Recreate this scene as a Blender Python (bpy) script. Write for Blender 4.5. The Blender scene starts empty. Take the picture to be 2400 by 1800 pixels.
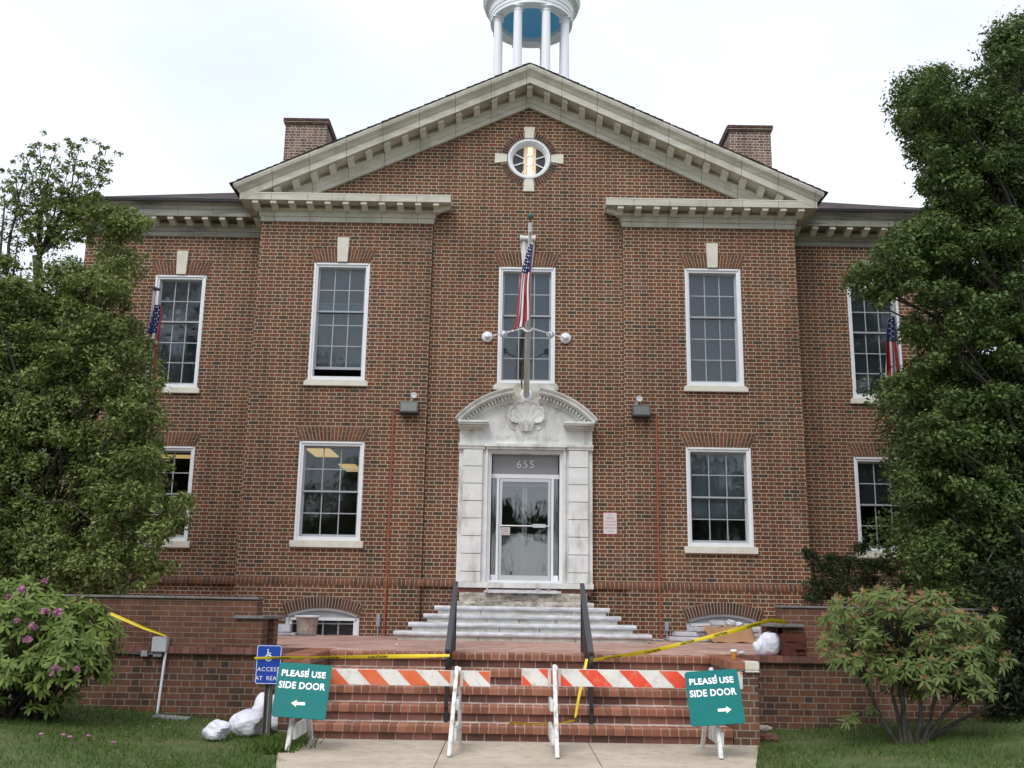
import bpy, bmesh, math, random
import numpy as np
from mathutils import Vector, Matrix
random.seed(7); rng = np.random.default_rng(11)
sc = bpy.context.scene
col = sc.collection
R = math.radians

# ------------------------------------------------------------------ camera
F_PX, PITCH, ROLL, YAW, CX, CH, CD = 2333., .21784, .015616, .00031, -.28224, 1.55, 19.3
cp, sp = math.cos(PITCH), math.sin(PITCH)
fw = Vector((math.sin(YAW)*cp, math.cos(YAW)*cp, sp))
r0 = Vector((math.cos(YAW), -math.sin(YAW), 0)); u0 = r0.cross(fw)
rt = r0*math.cos(ROLL) + u0*math.sin(ROLL); up = -r0*math.sin(ROLL) + u0*math.cos(ROLL)
cam_d = bpy.data.cameras.new('camera'); cam = bpy.data.objects.new('camera', cam_d); col.objects.link(cam)
cam.matrix_world = Matrix(((rt.x, up.x, -fw.x, CX), (rt.y, up.y, -fw.y, -CD), (rt.z, up.z, -fw.z, CH), (0, 0, 0, 1)))
cam_d.sensor_width = 36; cam_d.lens = 36*F_PX/2400; cam_d.clip_end = 2000; cam_d.clip_start = .1
sc.camera = cam
CAMP = Vector((CX, -CD, CH))
def at(u, v, Y):                     # where the sight line through photo pixel (u,v) meets the plane y=Y
    d = fw*F_PX + rt*(u-1200) - up*(v-900)
    return CAMP + d*((Y+CD)/d.y)

# ------------------------------------------------------------------ world, sun, exposure
SUN_EL, SUN_AZ = R(52), R(205)       # azimuth clockwise from +Y
w = bpy.data.worlds.new('World'); sc.world = w; w.use_nodes = True
nt = w.node_tree; nt.nodes.clear()
N = nt.nodes.new; Lk = nt.links.new
out = N('ShaderNodeOutputWorld'); add = N('ShaderNodeAddShader')
sky = N('ShaderNodeTexSky'); sky.sky_type = 'NISHITA'; sky.sun_disc = False
sky.sun_elevation = SUN_EL; sky.sun_rotation = SUN_AZ
bg1 = N('ShaderNodeBackground'); bg1.inputs[1].default_value = .045; Lk(sky.outputs[0], bg1.inputs[0])
tc = N('ShaderNodeTexCoord'); mp = N('ShaderNodeMapping'); mp.inputs['Scale'].default_value = (1.3, 1.3, 3.2)
mp.inputs['Location'].default_value = (3.1, 1.7, .4)
nz = N('ShaderNodeTexNoise'); nz.inputs['Scale'].default_value = 1.6; nz.inputs['Detail'].default_value = 5; nz.inputs['Roughness'].default_value = .5
cr = N('ShaderNodeValToRGB'); cr.color_ramp.elements[0].position = .36; cr.color_ramp.elements[1].position = .62
cr.color_ramp.elements[0].color = (.665, .70, .77, 1); cr.color_ramp.elements[1].color = (.835, .845, .87, 1)
bg2 = N('ShaderNodeBackground'); bg2.inputs[1].default_value = .92
Lk(tc.outputs['Generated'], mp.inputs[0]); Lk(mp.outputs[0], nz.inputs[0]); Lk(nz.outputs[0], cr.inputs[0]); Lk(cr.outputs[0], bg2.inputs[0])
Lk(bg1.outputs[0], add.inputs[0]); Lk(bg2.outputs[0], add.inputs[1]); Lk(add.outputs[0], out.inputs[0])
sd = bpy.data.lights.new('sun', 'SUN'); sd.energy = 1.45; sd.angle = R(30); sd.color = (1, .97, .92)
so = bpy.data.objects.new('sun', sd); col.objects.link(so)
sdir = Vector((math.sin(SUN_AZ)*math.cos(SUN_EL), math.cos(SUN_AZ)*math.cos(SUN_EL), math.sin(SUN_EL)))
so.rotation_euler = sdir.to_track_quat('Z', 'Y').to_euler(); so.location = (0, 0, 30)
sc.view_settings.view_transform = 'Standard'; sc.view_settings.look = 'None'
sc.view_settings.exposure = 0.38; sc.view_settings.gamma = 1

# ------------------------------------------------------------------ helpers
class MB:
    def __init__(s): s.v = []; s.f = []; s.m = []; s.mi = 0
    def add(s, vs, fs):
        b = len(s.v); s.v += [tuple(v) for v in vs]
        for f in fs: s.f.append(tuple(i+b for i in f)); s.m.append(s.mi)
        return s
    def poly(s, pts): return s.add(pts, [tuple(range(len(pts)))])
    def box(s, x0, x1, y0, y1, z0, z1):
        if x0 > x1: x0, x1 = x1, x0
        if y0 > y1: y0, y1 = y1, y0
        if z0 > z1: z0, z1 = z1, z0
        return s.add([(x0,y0,z0),(x1,y0,z0),(x1,y1,z0),(x0,y1,z0),(x0,y0,z1),(x1,y0,z1),(x1,y1,z1),(x0,y1,z1)],
              [(0,3,2,1),(4,5,6,7),(0,1,5,4),(1,2,6,5),(2,3,7,6),(3,0,4,7)])
    def obox(s, c, ax, ay, az):      # half-axis vectors
        c, ax, ay, az = map(Vector, (c, ax, ay, az))
        P = [c+ax*i+ay*j+az*k for k in (-1,1) for i, j in ((-1,-1),(1,-1),(1,1),(-1,1))]
        return s.add(P, [(0,3,2,1),(4,5,6,7),(0,1,5,4),(1,2,6,5),(2,3,7,6),(3,0,4,7)])
    def bar(s, a, b, w, h, upv=(0,0,1)):
        a, b = Vector(a), Vector(b); d = (b-a); u = Vector(upv); sx = d.cross(u).normalized(); sz = sx.cross(d).normalized()
        return s.obox((a+b)/2, d/2, sx*w/2, sz*h/2)
    def prism(s, pts, off):          # planar outline extruded by off
        n = len(pts); off = Vector(off); P = [Vector(p) for p in pts]; Q = [p+off for p in P]
        return s.add(P+Q, [tuple(range(n)), tuple(range(2*n-1, n-1, -1))] + [(i, i+n, (i+1)%n+n, (i+1)%n) for i in range(n)])
    def grid(s, rows, closed=False):
        n = len(rows[0]); fs = []
        for j in range(len(rows)-1):
            for i in range(n if closed else n-1):
                k = (i+1) % n; fs.append((j*n+i, j*n+k, (j+1)*n+k, (j+1)*n+i))
        return s.add([p for r in rows for p in r], fs)
    def tube(s, path, rad, n=8, cap=True):
        P = [Vector(p) for p in path]; rows = []
        if not hasattr(rad, '__len__'): rad = [rad]*len(P)
        for i, p in enumerate(P):
            d = (P[min(i+1, len(P)-1)]-P[max(i-1, 0)]).normalized()
            a = d.cross(Vector((0,0,1)) if abs(d.z) < .9 else Vector((1,0,0))).normalized(); b = d.cross(a)
            rows.append([p+(a*math.cos(t*2*math.pi/n)+b*math.sin(t*2*math.pi/n))*rad[i] for t in range(n)])
        b0 = len(s.v); s.grid(rows, True)
        if cap:
            s.f.append(tuple(range(b0, b0+n))); s.m.append(s.mi)
            e = b0+(len(P)-1)*n; s.f.append(tuple(range(e+n-1, e-1, -1))); s.m.append(s.mi)
        return s
    def lathe(s, prof, c, n=24, axis='z'):
        rows = []
        for r, h in prof:
            row = []
            for t in range(n):
                a = t*2*math.pi/n; x, y = r*math.cos(a), r*math.sin(a)
                row.append((c[0]+x, c[1]+y, c[2]+h) if axis == 'z' else (c[0]+x, c[1]+h, c[2]+y))
            rows.append(row)
        return s.grid(rows, True)
    def ball(s, c, r, n=14, sq=(1,1,1)):
        prof = [(max(1e-4, math.sin(math.pi*k/n)), -math.cos(math.pi*k/n)) for k in range(n+1)]
        rows = [[(c[0]+r*sq[0]*a*math.cos(t*2*math.pi/n), c[1]+r*sq[1]*a*math.sin(t*2*math.pi/n), c[2]+r*sq[2]*h) for t in range(n)] for a, h in prof]
        return s.grid(rows, True)
    def build(s, name, mat, parent=None, smooth=False, bevel=0, kind=None):
        o0 = Vector((0,0,0))
        if parent is not None:
            p = parent
            while p is not None: o0 = o0+p.location; p = p.parent
        me = bpy.data.meshes.new(name)
        me.from_pydata([(a-o0.x, b-o0.y, c-o0.z) for a, b, c in s.v], [], s.f)
        for m in (mat if isinstance(mat, (list, tuple)) else [mat]): me.materials.append(m)
        if any(s.m): me.polygons.foreach_set('material_index', s.m)
        bm = bmesh.new(); bm.from_mesh(me); bmesh.ops.recalc_face_normals(bm, faces=bm.faces)
        if bevel: bmesh.ops.bevel(bm, geom=[e for e in bm.edges if len(e.link_faces) == 2 and e.calc_face_angle(0) > .5], offset=bevel, segments=2, affect='EDGES', clamp_overlap=True)
        bm.to_mesh(me); bm.free()
        if smooth: me.polygons.foreach_set('use_smooth', [True]*len(me.polygons))
        o = bpy.data.objects.new(name, me); col.objects.link(o); o.parent = parent
        if kind: o['kind'] = kind
        return o
def tag(o, label, cat, group=None):
    o['label'] = label; o['category'] = cat
    if group: o['group'] = group
    return o
def thing(name, label, cat, loc=(0,0,0), group=None):
    o = bpy.data.objects.new(name, None); col.objects.link(o); o.location = loc; o.empty_display_size = .2
    return tag(o, label, cat, group)
def linked(src, parent, delta):      # copy of a part, shifted
    o = src.copy(); col.objects.link(o); o.parent = parent; o.location = src.location+Vector(delta); return o
def text_mesh(txt, size, bold=0, ext=.002, space=1.0, sx=1.0):
    c = bpy.data.curves.new('lettering', 'FONT'); c.body = txt; c.size = size; c.align_x = 'CENTER'; c.align_y = 'CENTER'
    c.extrude = ext; c.offset = bold; c.space_character = space; c.resolution_u = 3
    t = bpy.data.objects.new('lettering', c); col.objects.link(t)
    me = bpy.data.meshes.new_from_object(t); bpy.data.objects.remove(t); bpy.data.curves.remove(c)
    vs = [Vector((v.co.x*sx, v.co.y, v.co.z)) for v in me.vertices]; fs = [tuple(p.vertices) for p in me.polygons]
    bpy.data.meshes.remove(me); return vs, fs
def fit(vs, width):
    xs = [v.x for v in vs]; k = width/(max(xs)-min(xs)); m = (max(xs)+min(xs))/2; return [Vector(((v.x-m)*k, v.y, v.z)) for v in vs]
def text_on(mb, txt, size, org, ex, ey, **k):
    ex, ey = Vector(ex).normalized(), Vector(ey).normalized(); ez = ex.cross(ey); org = Vector(org)
    vs, fs = text_mesh(txt, size, **k); mb.add([org+ex*v.x+ey*v.y+ez*v.z for v in vs], fs)

# ------------------------------------------------------------------ materials
def mat(name, base=(.5,.5,.5), rough=.7, metal=0, emit=None, es=1, spec=.5):
    m = bpy.data.materials.new(name); m.use_nodes = True; b = m.node_tree.nodes['Principled BSDF']
    b.inputs['Base Color'].default_value = (*base, 1); b.inputs['Roughness'].default_value = rough; b.inputs['Metallic'].default_value = metal
    b.inputs['Specular IOR Level'].default_value = spec
    if emit: b.inputs['Emission Color'].default_value = (*emit, 1); b.inputs['Emission Strength'].default_value = es
    return m
class NG:                            # small node writer
    def __init__(s, m): s.m = m; s.t = m.node_tree; s.b = s.t.nodes['Principled BSDF']
    def n(s, t, **k):
        x = s.t.nodes.new(t)
        for a, v in k.items(): setattr(x, a, v)
        return x
    def l(s, a, b): s.t.links.new(a, b)
    def math(s, op, a, b=None, c=None):
        x = s.n('ShaderNodeMath', operation=op)
        for i, v in enumerate((a, b, c)):
            if v is None: continue
            if isinstance(v, (int, float)): x.inputs[i].default_value = v
            else: s.l(v, x.inputs[i])
        return x.outputs[0]
    def noise(s, scale, detail=4, rough=.5, vec=None, stretch=None):
        x = s.n('ShaderNodeTexNoise'); x.inputs['Scale'].default_value = scale; x.inputs['Detail'].default_value = detail; x.inputs['Roughness'].default_value = rough
        if vec is None: vec = s.n('ShaderNodeTexCoord').outputs['Object']
        if stretch:
            mp = s.n('ShaderNodeMapping'); mp.inputs['Scale'].default_value = stretch; s.l(vec, mp.inputs[0]); vec = mp.outputs[0]
        s.l(vec, x.inputs['Vector']); return x.outputs[0]
    def ramp(s, fac, stops, interp='LINEAR'):
        x = s.n('ShaderNodeValToRGB'); e = x.color_ramp.elements; x.color_ramp.interpolation = interp
        while len(e) > 1: e.remove(e[-1])
        e[0].position = stops[0][0]; e[0].color = (*stops[0][1], 1)
        for p, c in stops[1:]: q = e.new(p); q.color = (*c, 1)
        s.l(fac, x.inputs[0]); return x.outputs[0]
    def mix(s, fac, a, b, mode='MIX'):
        x = s.n('ShaderNodeMix', data_type='RGBA', blend_type=mode)
        for sock, v in ((x.inputs[0], fac), (x.inputs[6], a), (x.inputs[7], b)):
            if isinstance(v, (int, float)): sock.default_value = v
            elif isinstance(v, tuple): sock.default_value = (*v, 1)
            else: s.l(v, sock)
        return x.outputs[2]
    def bump(s, h, strength=.4, dist=.01):
        x = s.n('ShaderNodeBump'); x.inputs['Strength'].default_value = strength; x.inputs['Distance'].default_value = dist
        s.l(h, x.inputs['Height']); s.l(x.outputs[0], s.b.inputs['Normal'])

BRICK_RAMP = [(0, (.066,.050,.038)), (.05, (.088,.058,.040)), (.14, (.122,.062,.037)), (.5, (.148,.064,.036)), (.85, (.168,.068,.036)), (1, (.200,.072,.038))]
def brick_mat(name, period=.303, stretch=.66, ch=.0745, joint=.0125, ramp=BRICK_RAMP, mortar=(.60,.485,.345), header_dark=.10, plane='wall', dirt=.16, zoff=0, running=False):
    m = mat(name, rough=.88, spec=.25); g = NG(m)
    tco = g.n('ShaderNodeTexCoord').outputs['Object']; sx = g.n('ShaderNodeSeparateXYZ'); g.l(tco, sx.inputs[0])
    wob = g.noise(9, 2); wob = g.math('MULTIPLY', g.math('SUBTRACT', wob, .5), .006)
    if plane == 'wall': u = g.math('ADD', sx.outputs[0], sx.outputs[1]); v = g.math('ADD', sx.outputs[2], zoff)
    else: u = sx.outputs[0]; v = sx.outputs[1]
    u = g.math('ADD', u, wob); v = g.math('ADD', v, wob)
    vr = g.math('DIVIDE', v, ch); row = g.math('FLOOR', vr); fv = g.math('MULTIPLY', g.math('FRACT', vr), ch)
    par = g.math('MULTIPLY', g.math('FLOORED_MODULO', row, 2), .5)
    rj = g.n('ShaderNodeTexWhiteNoise', noise_dimensions='1D'); g.l(row, rj.inputs['W'])
    ur = g.math('ADD', g.math('ADD', g.math('DIVIDE', u, period), par), g.math('MULTIPLY', rj.outputs[0], .05))
    k = g.math('FLOOR', ur); fu = g.math('FRACT', ur)
    if running: hd = 0.0; lu = g.math('MULTIPLY', fu, period)
    else:
        hd = g.math('GREATER_THAN', fu, stretch)
        lu = g.math('MULTIPLY', g.math('SUBTRACT', fu, g.math('MULTIPLY', hd, stretch)), period)
    mort = g.math('MAXIMUM', g.math('LESS_THAN', fv, joint), g.math('LESS_THAN', lu, joint))
    cx = g.n('ShaderNodeCombineXYZ'); g.l(g.math('ADD', g.math('MULTIPLY', k, 2), hd), cx.inputs[0]); g.l(row, cx.inputs[1])
    wn = g.n('ShaderNodeTexWhiteNoise', noise_dimensions='3D'); g.l(cx.outputs[0], wn.inputs['Vector'])
    val = wn.outputs[0] if running else g.math('SUBTRACT', wn.outputs[0], g.math('MULTIPLY', hd, header_dark))
    fine = g.noise(60, 3, .6)
    val = g.math('ADD', val, g.math('MULTIPLY', g.math('SUBTRACT', fine, .5), .28))
    bc = g.ramp(val, ramp)
    mc = g.mix(g.noise(3, 4), mortar, tuple(c*.72 for c in mortar))
    cc = g.mix(mort, bc, mc)
    big = g.noise(.55, 6, .6, stretch=(1, 1, .6)); st = g.ramp(big, [(.35, (1-dirt,)*3), (.55, (1, 1, 1)), (.8, (1+dirt*.2,)*3)])
    cc = g.mix(1.0, cc, st, 'MULTIPLY')
    runs = g.ramp(g.noise(1.7, 5, .6, stretch=(1.3, 1.3, .22)), [(.38, (.80,.79,.80)), (.56, (1,1,1))])
    cc = g.mix(1.0, cc, runs, 'MULTIPLY')
    bloom = g.math('MULTIPLY', g.ramp(g.noise(1.1, 6, .65), [(.60, (0,0,0)), (.78, (1,1,1))]), .22)
    cc = g.mix(bloom, cc, (.42,.38,.35))
    g.l(cc, g.b.inputs['Base Color'])
    g.bump(g.math('SUBTRACT', g.math('MULTIPLY', fine, .3), mort), .8, .006)
    return m
M = {}
M['brick'] = brick_mat('facade_brick')
M['wall_low'] = brick_mat('terrace_brick_lower', period=.335, stretch=.66, ch=.083, joint=.012, mortar=(.34,.285,.23), header_dark=.05, dirt=.45,
    ramp=[(0, (.078,.050,.038)), (.3, (.128,.064,.042)), (.6, (.170,.078,.047)), (1, (.21,.092,.054))])
M['wall_up'] = brick_mat('terrace_brick_upper', period=.216, ch=.0695, joint=.011, running=True, mortar=(.30,.24,.19), dirt=.35,
    ramp=[(0, (.125,.060,.039)), (.5, (.168,.074,.045)), (1, (.21,.092,.054))])
M['paving'] = brick_mat('terrace_paving', period=.2, ch=.1, joint=.008, running=True, plane='floor', mortar=(.42,.31,.26), dirt=.25,
    ramp=[(0, (.40,.235,.19)), (.5, (.48,.29,.235)), (1, (.56,.37,.31))])
M['pier_brick'] = brick_mat('pier_brick', period=.216, ch=.0695, joint=.008, running=True, mortar=(.13,.07,.05), dirt=.5,
    ramp=[(0, (.08,.026,.02)), (.5, (.13,.038,.025)), (1, (.18,.05,.033))])
def island_brick(name, ramp):
    m = mat(name, rough=.85, spec=.3); g = NG(m); ge = g.n('ShaderNodeNewGeometry')
    f = g.noise(45, 4, .65); v = g.math('ADD', ge.outputs['Random Per Island'], g.math('MULTIPLY', g.math('SUBTRACT', f, .5), .5))
    c = g.ramp(v, ramp); big = g.noise(2.2, 5, .6); st = g.ramp(big, [(.3, (.68,.66,.66)), (.55, (1,1,1))])
    g.l(g.mix(1., c, st, 'MULTIPLY'), g.b.inputs['Base Color']); g.bump(f, .5, .005); return m
M['arch_brick'] = island_brick('arch_brick', [(0, (.085,.052,.036)), (.25, (.130,.060,.036)), (1, (.185,.072,.040))])
M['dark_arch'] = island_brick('basement_arch_brick', [(0, (.045,.03,.027)), (.5, (.09,.045,.035)), (1, (.125,.055,.04))])
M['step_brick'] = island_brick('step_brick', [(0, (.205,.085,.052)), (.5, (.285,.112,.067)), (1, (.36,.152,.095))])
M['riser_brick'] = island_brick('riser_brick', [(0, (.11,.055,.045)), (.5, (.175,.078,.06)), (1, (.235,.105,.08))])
def noisy(name, c1, c2, scale=3, rough=.7, bump=.2, stretch=None, detail=6, streak=None, spec=.4, bd=.01):
    m = mat(name, rough=rough, spec=spec); g = NG(m); n = g.noise(scale, detail, .6, stretch=stretch)
    c = g.ramp(n, [(.3, c1), (.68, c2)])
    if streak:
        s2 = g.noise(streak[0], 5, .65, stretch=streak[1]); c = g.mix(g.ramp(s2, [(.5, (0,0,0)), (.72, (1,1,1))]), c, streak[2])
    g.l(c, g.b.inputs['Base Color'])
    if bump: g.bump(g.noise(scale*12, 4, .6), bump, bd)
    return m
def add_joints(m, pitch=.7354, off=.1):
    g = NG(m); sx = g.n('ShaderNodeSeparateXYZ'); g.l(g.n('ShaderNodeTexCoord').outputs['Object'], sx.inputs[0])
    f = g.math('FRACT', g.math('ADD', g.math('DIVIDE', sx.outputs[0], pitch), off)); k = g.math('LESS_THAN', f, .013)
    src = g.b.inputs['Base Color'].links[0].from_socket; g.l(g.mix(k, src, (.16,.12,.085)), g.b.inputs['Base Color'])
M['mortar'] = noisy('mortar', (.34,.27,.20), (.47,.38,.28), 8, .95, .4)
M['step_mortar'] = noisy('step_mortar', (.34,.27,.23), (.66,.56,.49), 5, .95, .4)
M['mortar_dark'] = noisy('mortar_grey', (.17,.14,.115), (.30,.25,.20), 8, .95, .4)
M['stone'] = noisy('cornice_limestone', (.44,.415,.35), (.62,.595,.53), 2.2, .85, .25, streak=(1.6, (1,1,.18), (.37,.35,.285)), stretch=(.35, 1, 3.5))
M['stone_dirty'] = noisy('weathered_cornice_stone', (.22,.21,.18), (.40,.385,.34), 2.6, .85, .25, streak=(2.3, (.35,1,3.), (.10,.10,.10)), stretch=(.3, 1, 4))
M['keystone'] = noisy('pale_limestone', (.60,.57,.48), (.72,.69,.61), 5, .8, .15)
M['modillion_lit_stone'] = noisy('lit_modillion_limestone', (.60,.575,.50), (.70,.68,.62), 5, .85, .2)  # paler than the cornice stone, standing for light on the block fronts
add_joints(M['stone']); add_joints(M['stone_dirty'])
M['marble'] = noisy('marble', (.60,.60,.585), (.77,.765,.74), 2.2, .55, .1, streak=(3.5, (1,1,.35), (.40,.385,.33)), stretch=(.8, 1, 1.8))
M['marble_step'] = noisy('step_marble', (.42,.43,.46), (.66,.66,.69), 7, .5, .15, streak=(5, (.5,1,4), (.30,.29,.27)))
M['riser_stone'] = noisy('step_riser_stone', (.46,.47,.43), (.66,.65,.58), 5, .7, .15, streak=(4, (1,1,1), (.36,.31,.23)))
M['rough_conc'] = noisy('rough_concrete', (.24,.21,.17), (.78,.71,.62), 7, .95, 1.0, streak=(3, (.5,1,2), (.10,.088,.075)), bd=.03)
M['white'] = noisy('white_paint', (.72,.735,.76), (.80,.81,.83), 4, .45, .05)
M['white_old'] = noisy('weathered_white_paint', (.60,.60,.58), (.78,.78,.77), 12, .6, .3, streak=(22, (1,1,.4), (.30,.25,.20)))
M['cupola_white'] = mat('cupola_white', (.80,.81,.84), .4)
M['cupola_blue'] = mat('ceiling_blue', (.13,.46,.78), .6)
M['sash'] = mat('grey_sash', (.34,.36,.385), .5)
M['alum'] = mat('aluminium', (.55,.55,.56), .38, .5)
M['grey_panel'] = mat('grey_panel', (.25,.25,.26), .45)
M['light_grey'] = noisy('grey_board', (.36,.38,.39), (.44,.455,.47), 2, .55, .05)
M['shade'] = mat('roller_shade', (.21,.212,.215), .8)
M['shade_light'] = mat('net_curtain', (.34,.34,.36), .8)
M['room'] = mat('dark_room', (.30,.30,.31), .9)
M['room_mid'] = mat('vestibule_wall', (.17,.175,.18), .8)
M['lamp_on'] = mat('lit_ceiling_lamp', (.9,.7,.4), .5, emit=(1, .66, .26), es=.62)
M['glow_white'] = mat('lit_interior', (.9,.8,.6), .5, emit=(1, .80, .52), es=1.25)
M['glow_amber'] = mat('lit_interior_amber', (.8,.6,.35), .5, emit=(.75, .42, .17), es=.9)
M['paper'] = mat('paper', (.62,.62,.60), .8)
M['black_metal'] = mat('black_rail_paint', (.018,.018,.021), .38)
M['rail_top'] = mat('handrail_grey', (.05,.052,.06), .33, spec=.7)
M['bronze'] = mat('dark_bronze', (.03,.028,.027), .45)
M['lens'] = mat('lamp_lens', (.11,.115,.11), .35, spec=.4)
M['copper'] = noisy('copper_pipe', (.28,.072,.042), (.36,.10,.055), 9, .5, 0)
M['grey_metal'] = noisy('grey_metal', (.22,.235,.25), (.34,.35,.37), 10, .5, .1)
M['post'] = noisy('sign_post_steel', (.075,.066,.058), (.13,.115,.10), 12, .6, .1)
M['shingle'] = brick_mat('roof_shingles', period=.3, ch=.14, joint=.006, running=True, plane='floor', mortar=(.02,.018,.017), ramp=[(0,(.035,.028,.026)),(.5,(.06,.045,.04)),(1,(.09,.07,.06))])
M['gutter'] = mat('gutter_black', (.02,.02,.022), .5)
M['teal'] = noisy('teal_sign', (.001,.142,.136), (.002,.170,.162), 1.5, .55, 0, spec=.2)
M['teal_old'] = mat('overpainted_arrow', (.003,.165,.125), .55, spec=.2)
M['sign_white'] = mat('sign_white', (.85,.86,.88), .4)
M['blue'] = mat('sign_blue', (.008,.055,.36), .35)
M['red_text'] = mat('sign_red', (.42,.05,.055), .5)
M['orange'] = noisy('reflective_orange', (.64,.115,.04), (.76,.16,.055), 3, .5, .1, streak=(13, (1,1,.5), (.55,.27,.16)))
M['redorange'] = noisy('reflective_red', (.76,.065,.03), (.86,.09,.04), 3, .45, .1, streak=(17, (1,1,.6), (.66,.22,.14)))
M['board_white'] = noisy('board_white', (.70,.68,.64), (.82,.80,.78), 5, .5, 0, streak=(9, (1,1,1), (.56,.50,.42)))
M['wood_cleat'] = noisy('painted_wood', (.50,.47,.41), (.66,.62,.56), 20, .8, .3)
M['tape'] = mat('yellow_tape', (.78,.60,.02), .35)
M['ink'] = mat('black_ink', (.03,.028,.02), .5)
M['flag_red'] = mat('flag_red', (.42,.018,.028), .75); M['flag_white'] = mat('flag_white', (.72,.73,.77), .75); M['flag_blue'] = mat('flag_blue', (.018,.03,.135), .75)
M['pole'] = noisy('pole_paint', (.46,.45,.43), (.60,.59,.57), 6, .45, 0)
M['pole_grey'] = mat('pole_grey', (.28,.28,.29), .45)
M['verdigris'] = noisy('verdigris', (.05,.095,.078), (.10,.16,.13), 12, .7, .2)
M['porcelain'] = mat('white_enamel', (.74,.745,.78), .3)
M['rope'] = mat('old_rope', (.16,.13,.09), .9)
M['sack'] = noisy('white_sack', (.60,.60,.68), (.78,.78,.84), 5, .45, .22, stretch=(1,1,1))
M['cardboard'] = noisy('cardboard', (.30,.165,.085), (.38,.215,.115), 3, .85, .1)
M['terracotta'] = noisy('old_urn_clay', (.24,.20,.17), (.46,.42,.37), 9, .85, .6, streak=(6, (1,1,.6), (.30,.13,.09)))
M['foil'] = mat('crumpled_film', (.55,.57,.62), .35, .1)
M['cup'] = mat('paper_cup', (.52,.24,.035), .5)
M['concrete'] = noisy('walk_concrete', (.40,.335,.255), (.55,.475,.375), 1.4, .9, .45, streak=(7, (1,1,1), (.34,.285,.215)))
M['soil'] = noisy('lawn_soil', (.045,.068,.02), (.09,.125,.036), 3, .95, .5, streak=(2, (1,1,1), (.12,.105,.05)))
M['bark'] = noisy('bark', (.032,.027,.022), (.080,.070,.058), 14, .9, .8)
M['bark_dark'] = noisy('dark_bark', (.03,.026,.022), (.08,.068,.058), 14, .9, .8)
def leafmat(name, ramp, rough=.42, trans=.25):
    m = mat(name, rough=max(rough,.5), spec=.22); g = NG(m); ge = g.n('ShaderNodeNewGeometry')
    n = g.noise(.9, 3); v = g.math('ADD', g.math('MULTIPLY', ge.outputs['Random Per Island'], .75), g.math('MULTIPLY', n, .35))
    c = g.ramp(v, ramp); g.l(c, g.b.inputs['Base Color'])
    tr = g.n('ShaderNodeBsdfTranslucent'); g.l(c, tr.inputs[0]); mx = g.n('ShaderNodeMixShader'); mx.inputs[0].default_value = trans
    o = g.t.nodes['Material Output']; g.l(g.b.outputs[0], mx.inputs[1]); g.l(tr.outputs[0], mx.inputs[2]); g.l(mx.outputs[0], o.inputs[0]); return m
M['leaf_l'] = leafmat('holly_leaf_left', [(0,(.060,.080,.022)),(.35,(.145,.188,.052)),(.75,(.22,.27,.085)),(.965,(.29,.33,.12)),(.985,(.30,.20,.03)),(1,(.34,.19,.03))])
M['leaf_r'] = leafmat('holly_leaf_right', [(0,(.034,.056,.016)),(.4,(.078,.120,.034)),(.8,(.122,.178,.052)),(.99,(.17,.225,.075)),(1,(.16,.14,.03))])
M['rhodo_l'] = leafmat('rhododendron_leaf_left', [(0,(.075,.110,.022)),(.5,(.145,.205,.045)),(.95,(.21,.28,.07)),(1,(.32,.27,.04))])
M['rhodo_r'] = leafmat('rhododendron_leaf_right', [(0,(.065,.095,.024)),(.5,(.120,.165,.045)),(.95,(.17,.22,.07)),(1,(.22,.22,.05))])
M['bloom_old'] = mat('spent_bloom', (.40,.205,.11), .9)
M['bloom_pink'] = leafmat('pink_bloom', [(0,(.38,.14,.25)),(1,(.56,.28,.40))], .6)
M['hedge_leaf'] = leafmat('shaded_hedge_leaf', [(0,(.008,.014,.006)),(.6,(.020,.034,.012)),(1,(.045,.065,.022))])  # leaf colour made near-black for the dark shade under the tree
M['yew'] = leafmat('yew_needle', [(0,(.012,.024,.009)),(.8,(.030,.055,.018)),(.93,(.05,.075,.025)),(1,(.14,.06,.03))])
M['grass'] = leafmat('grass_blade', [(0,(.045,.085,.014)),(.5,(.078,.135,.025)),(.87,(.12,.175,.042)),(1,(.24,.21,.085))], .6)
M['house_wall'] = mat('grey_siding', (.45,.46,.48), .8); M['house_roof'] = mat('grey_roof', (.24,.23,.23), .9)
def glass_mat(name, tint=(.8,.85,.86), ior=1.75):
    m = bpy.data.materials.new(name); m.use_nodes = True; t = m.node_tree; t.nodes.clear()
    o = t.nodes.new('ShaderNodeOutputMaterial'); mx = t.nodes.new('ShaderNodeMixShader'); fr = t.nodes.new('ShaderNodeFresnel'); fr.inputs[0].default_value = ior
    gl = t.nodes.new('ShaderNodeBsdfGlossy'); gl.inputs['Roughness'].default_value = .02; gl.inputs[0].default_value = (.95,.97,1,1)
    tr = t.nodes.new('ShaderNodeBsdfTransparent'); tr.inputs[0].default_value = (*tint, 1)
    nz = t.nodes.new('ShaderNodeTexNoise'); nz.inputs['Scale'].default_value = 3.; bp = t.nodes.new('ShaderNodeBump'); bp.inputs['Strength'].default_value = .09; bp.inputs['Distance'].default_value = .05
    t.links.new(nz.outputs[0], bp.inputs['Height']); t.links.new(bp.outputs[0], gl.inputs['Normal'])
    t.links.new(fr.outputs[0], mx.inputs[0]); t.links.new(tr.outputs[0], mx.inputs[1]); t.links.new(gl.outputs[0], mx.inputs[2]); t.links.new(mx.outputs[0], o.inputs[0]); return m
M['glass'] = glass_mat('window_glass', ior=1.5); M['door_glass'] = glass_mat('door_glass', (.85,.87,.88), 1.85)

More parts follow.
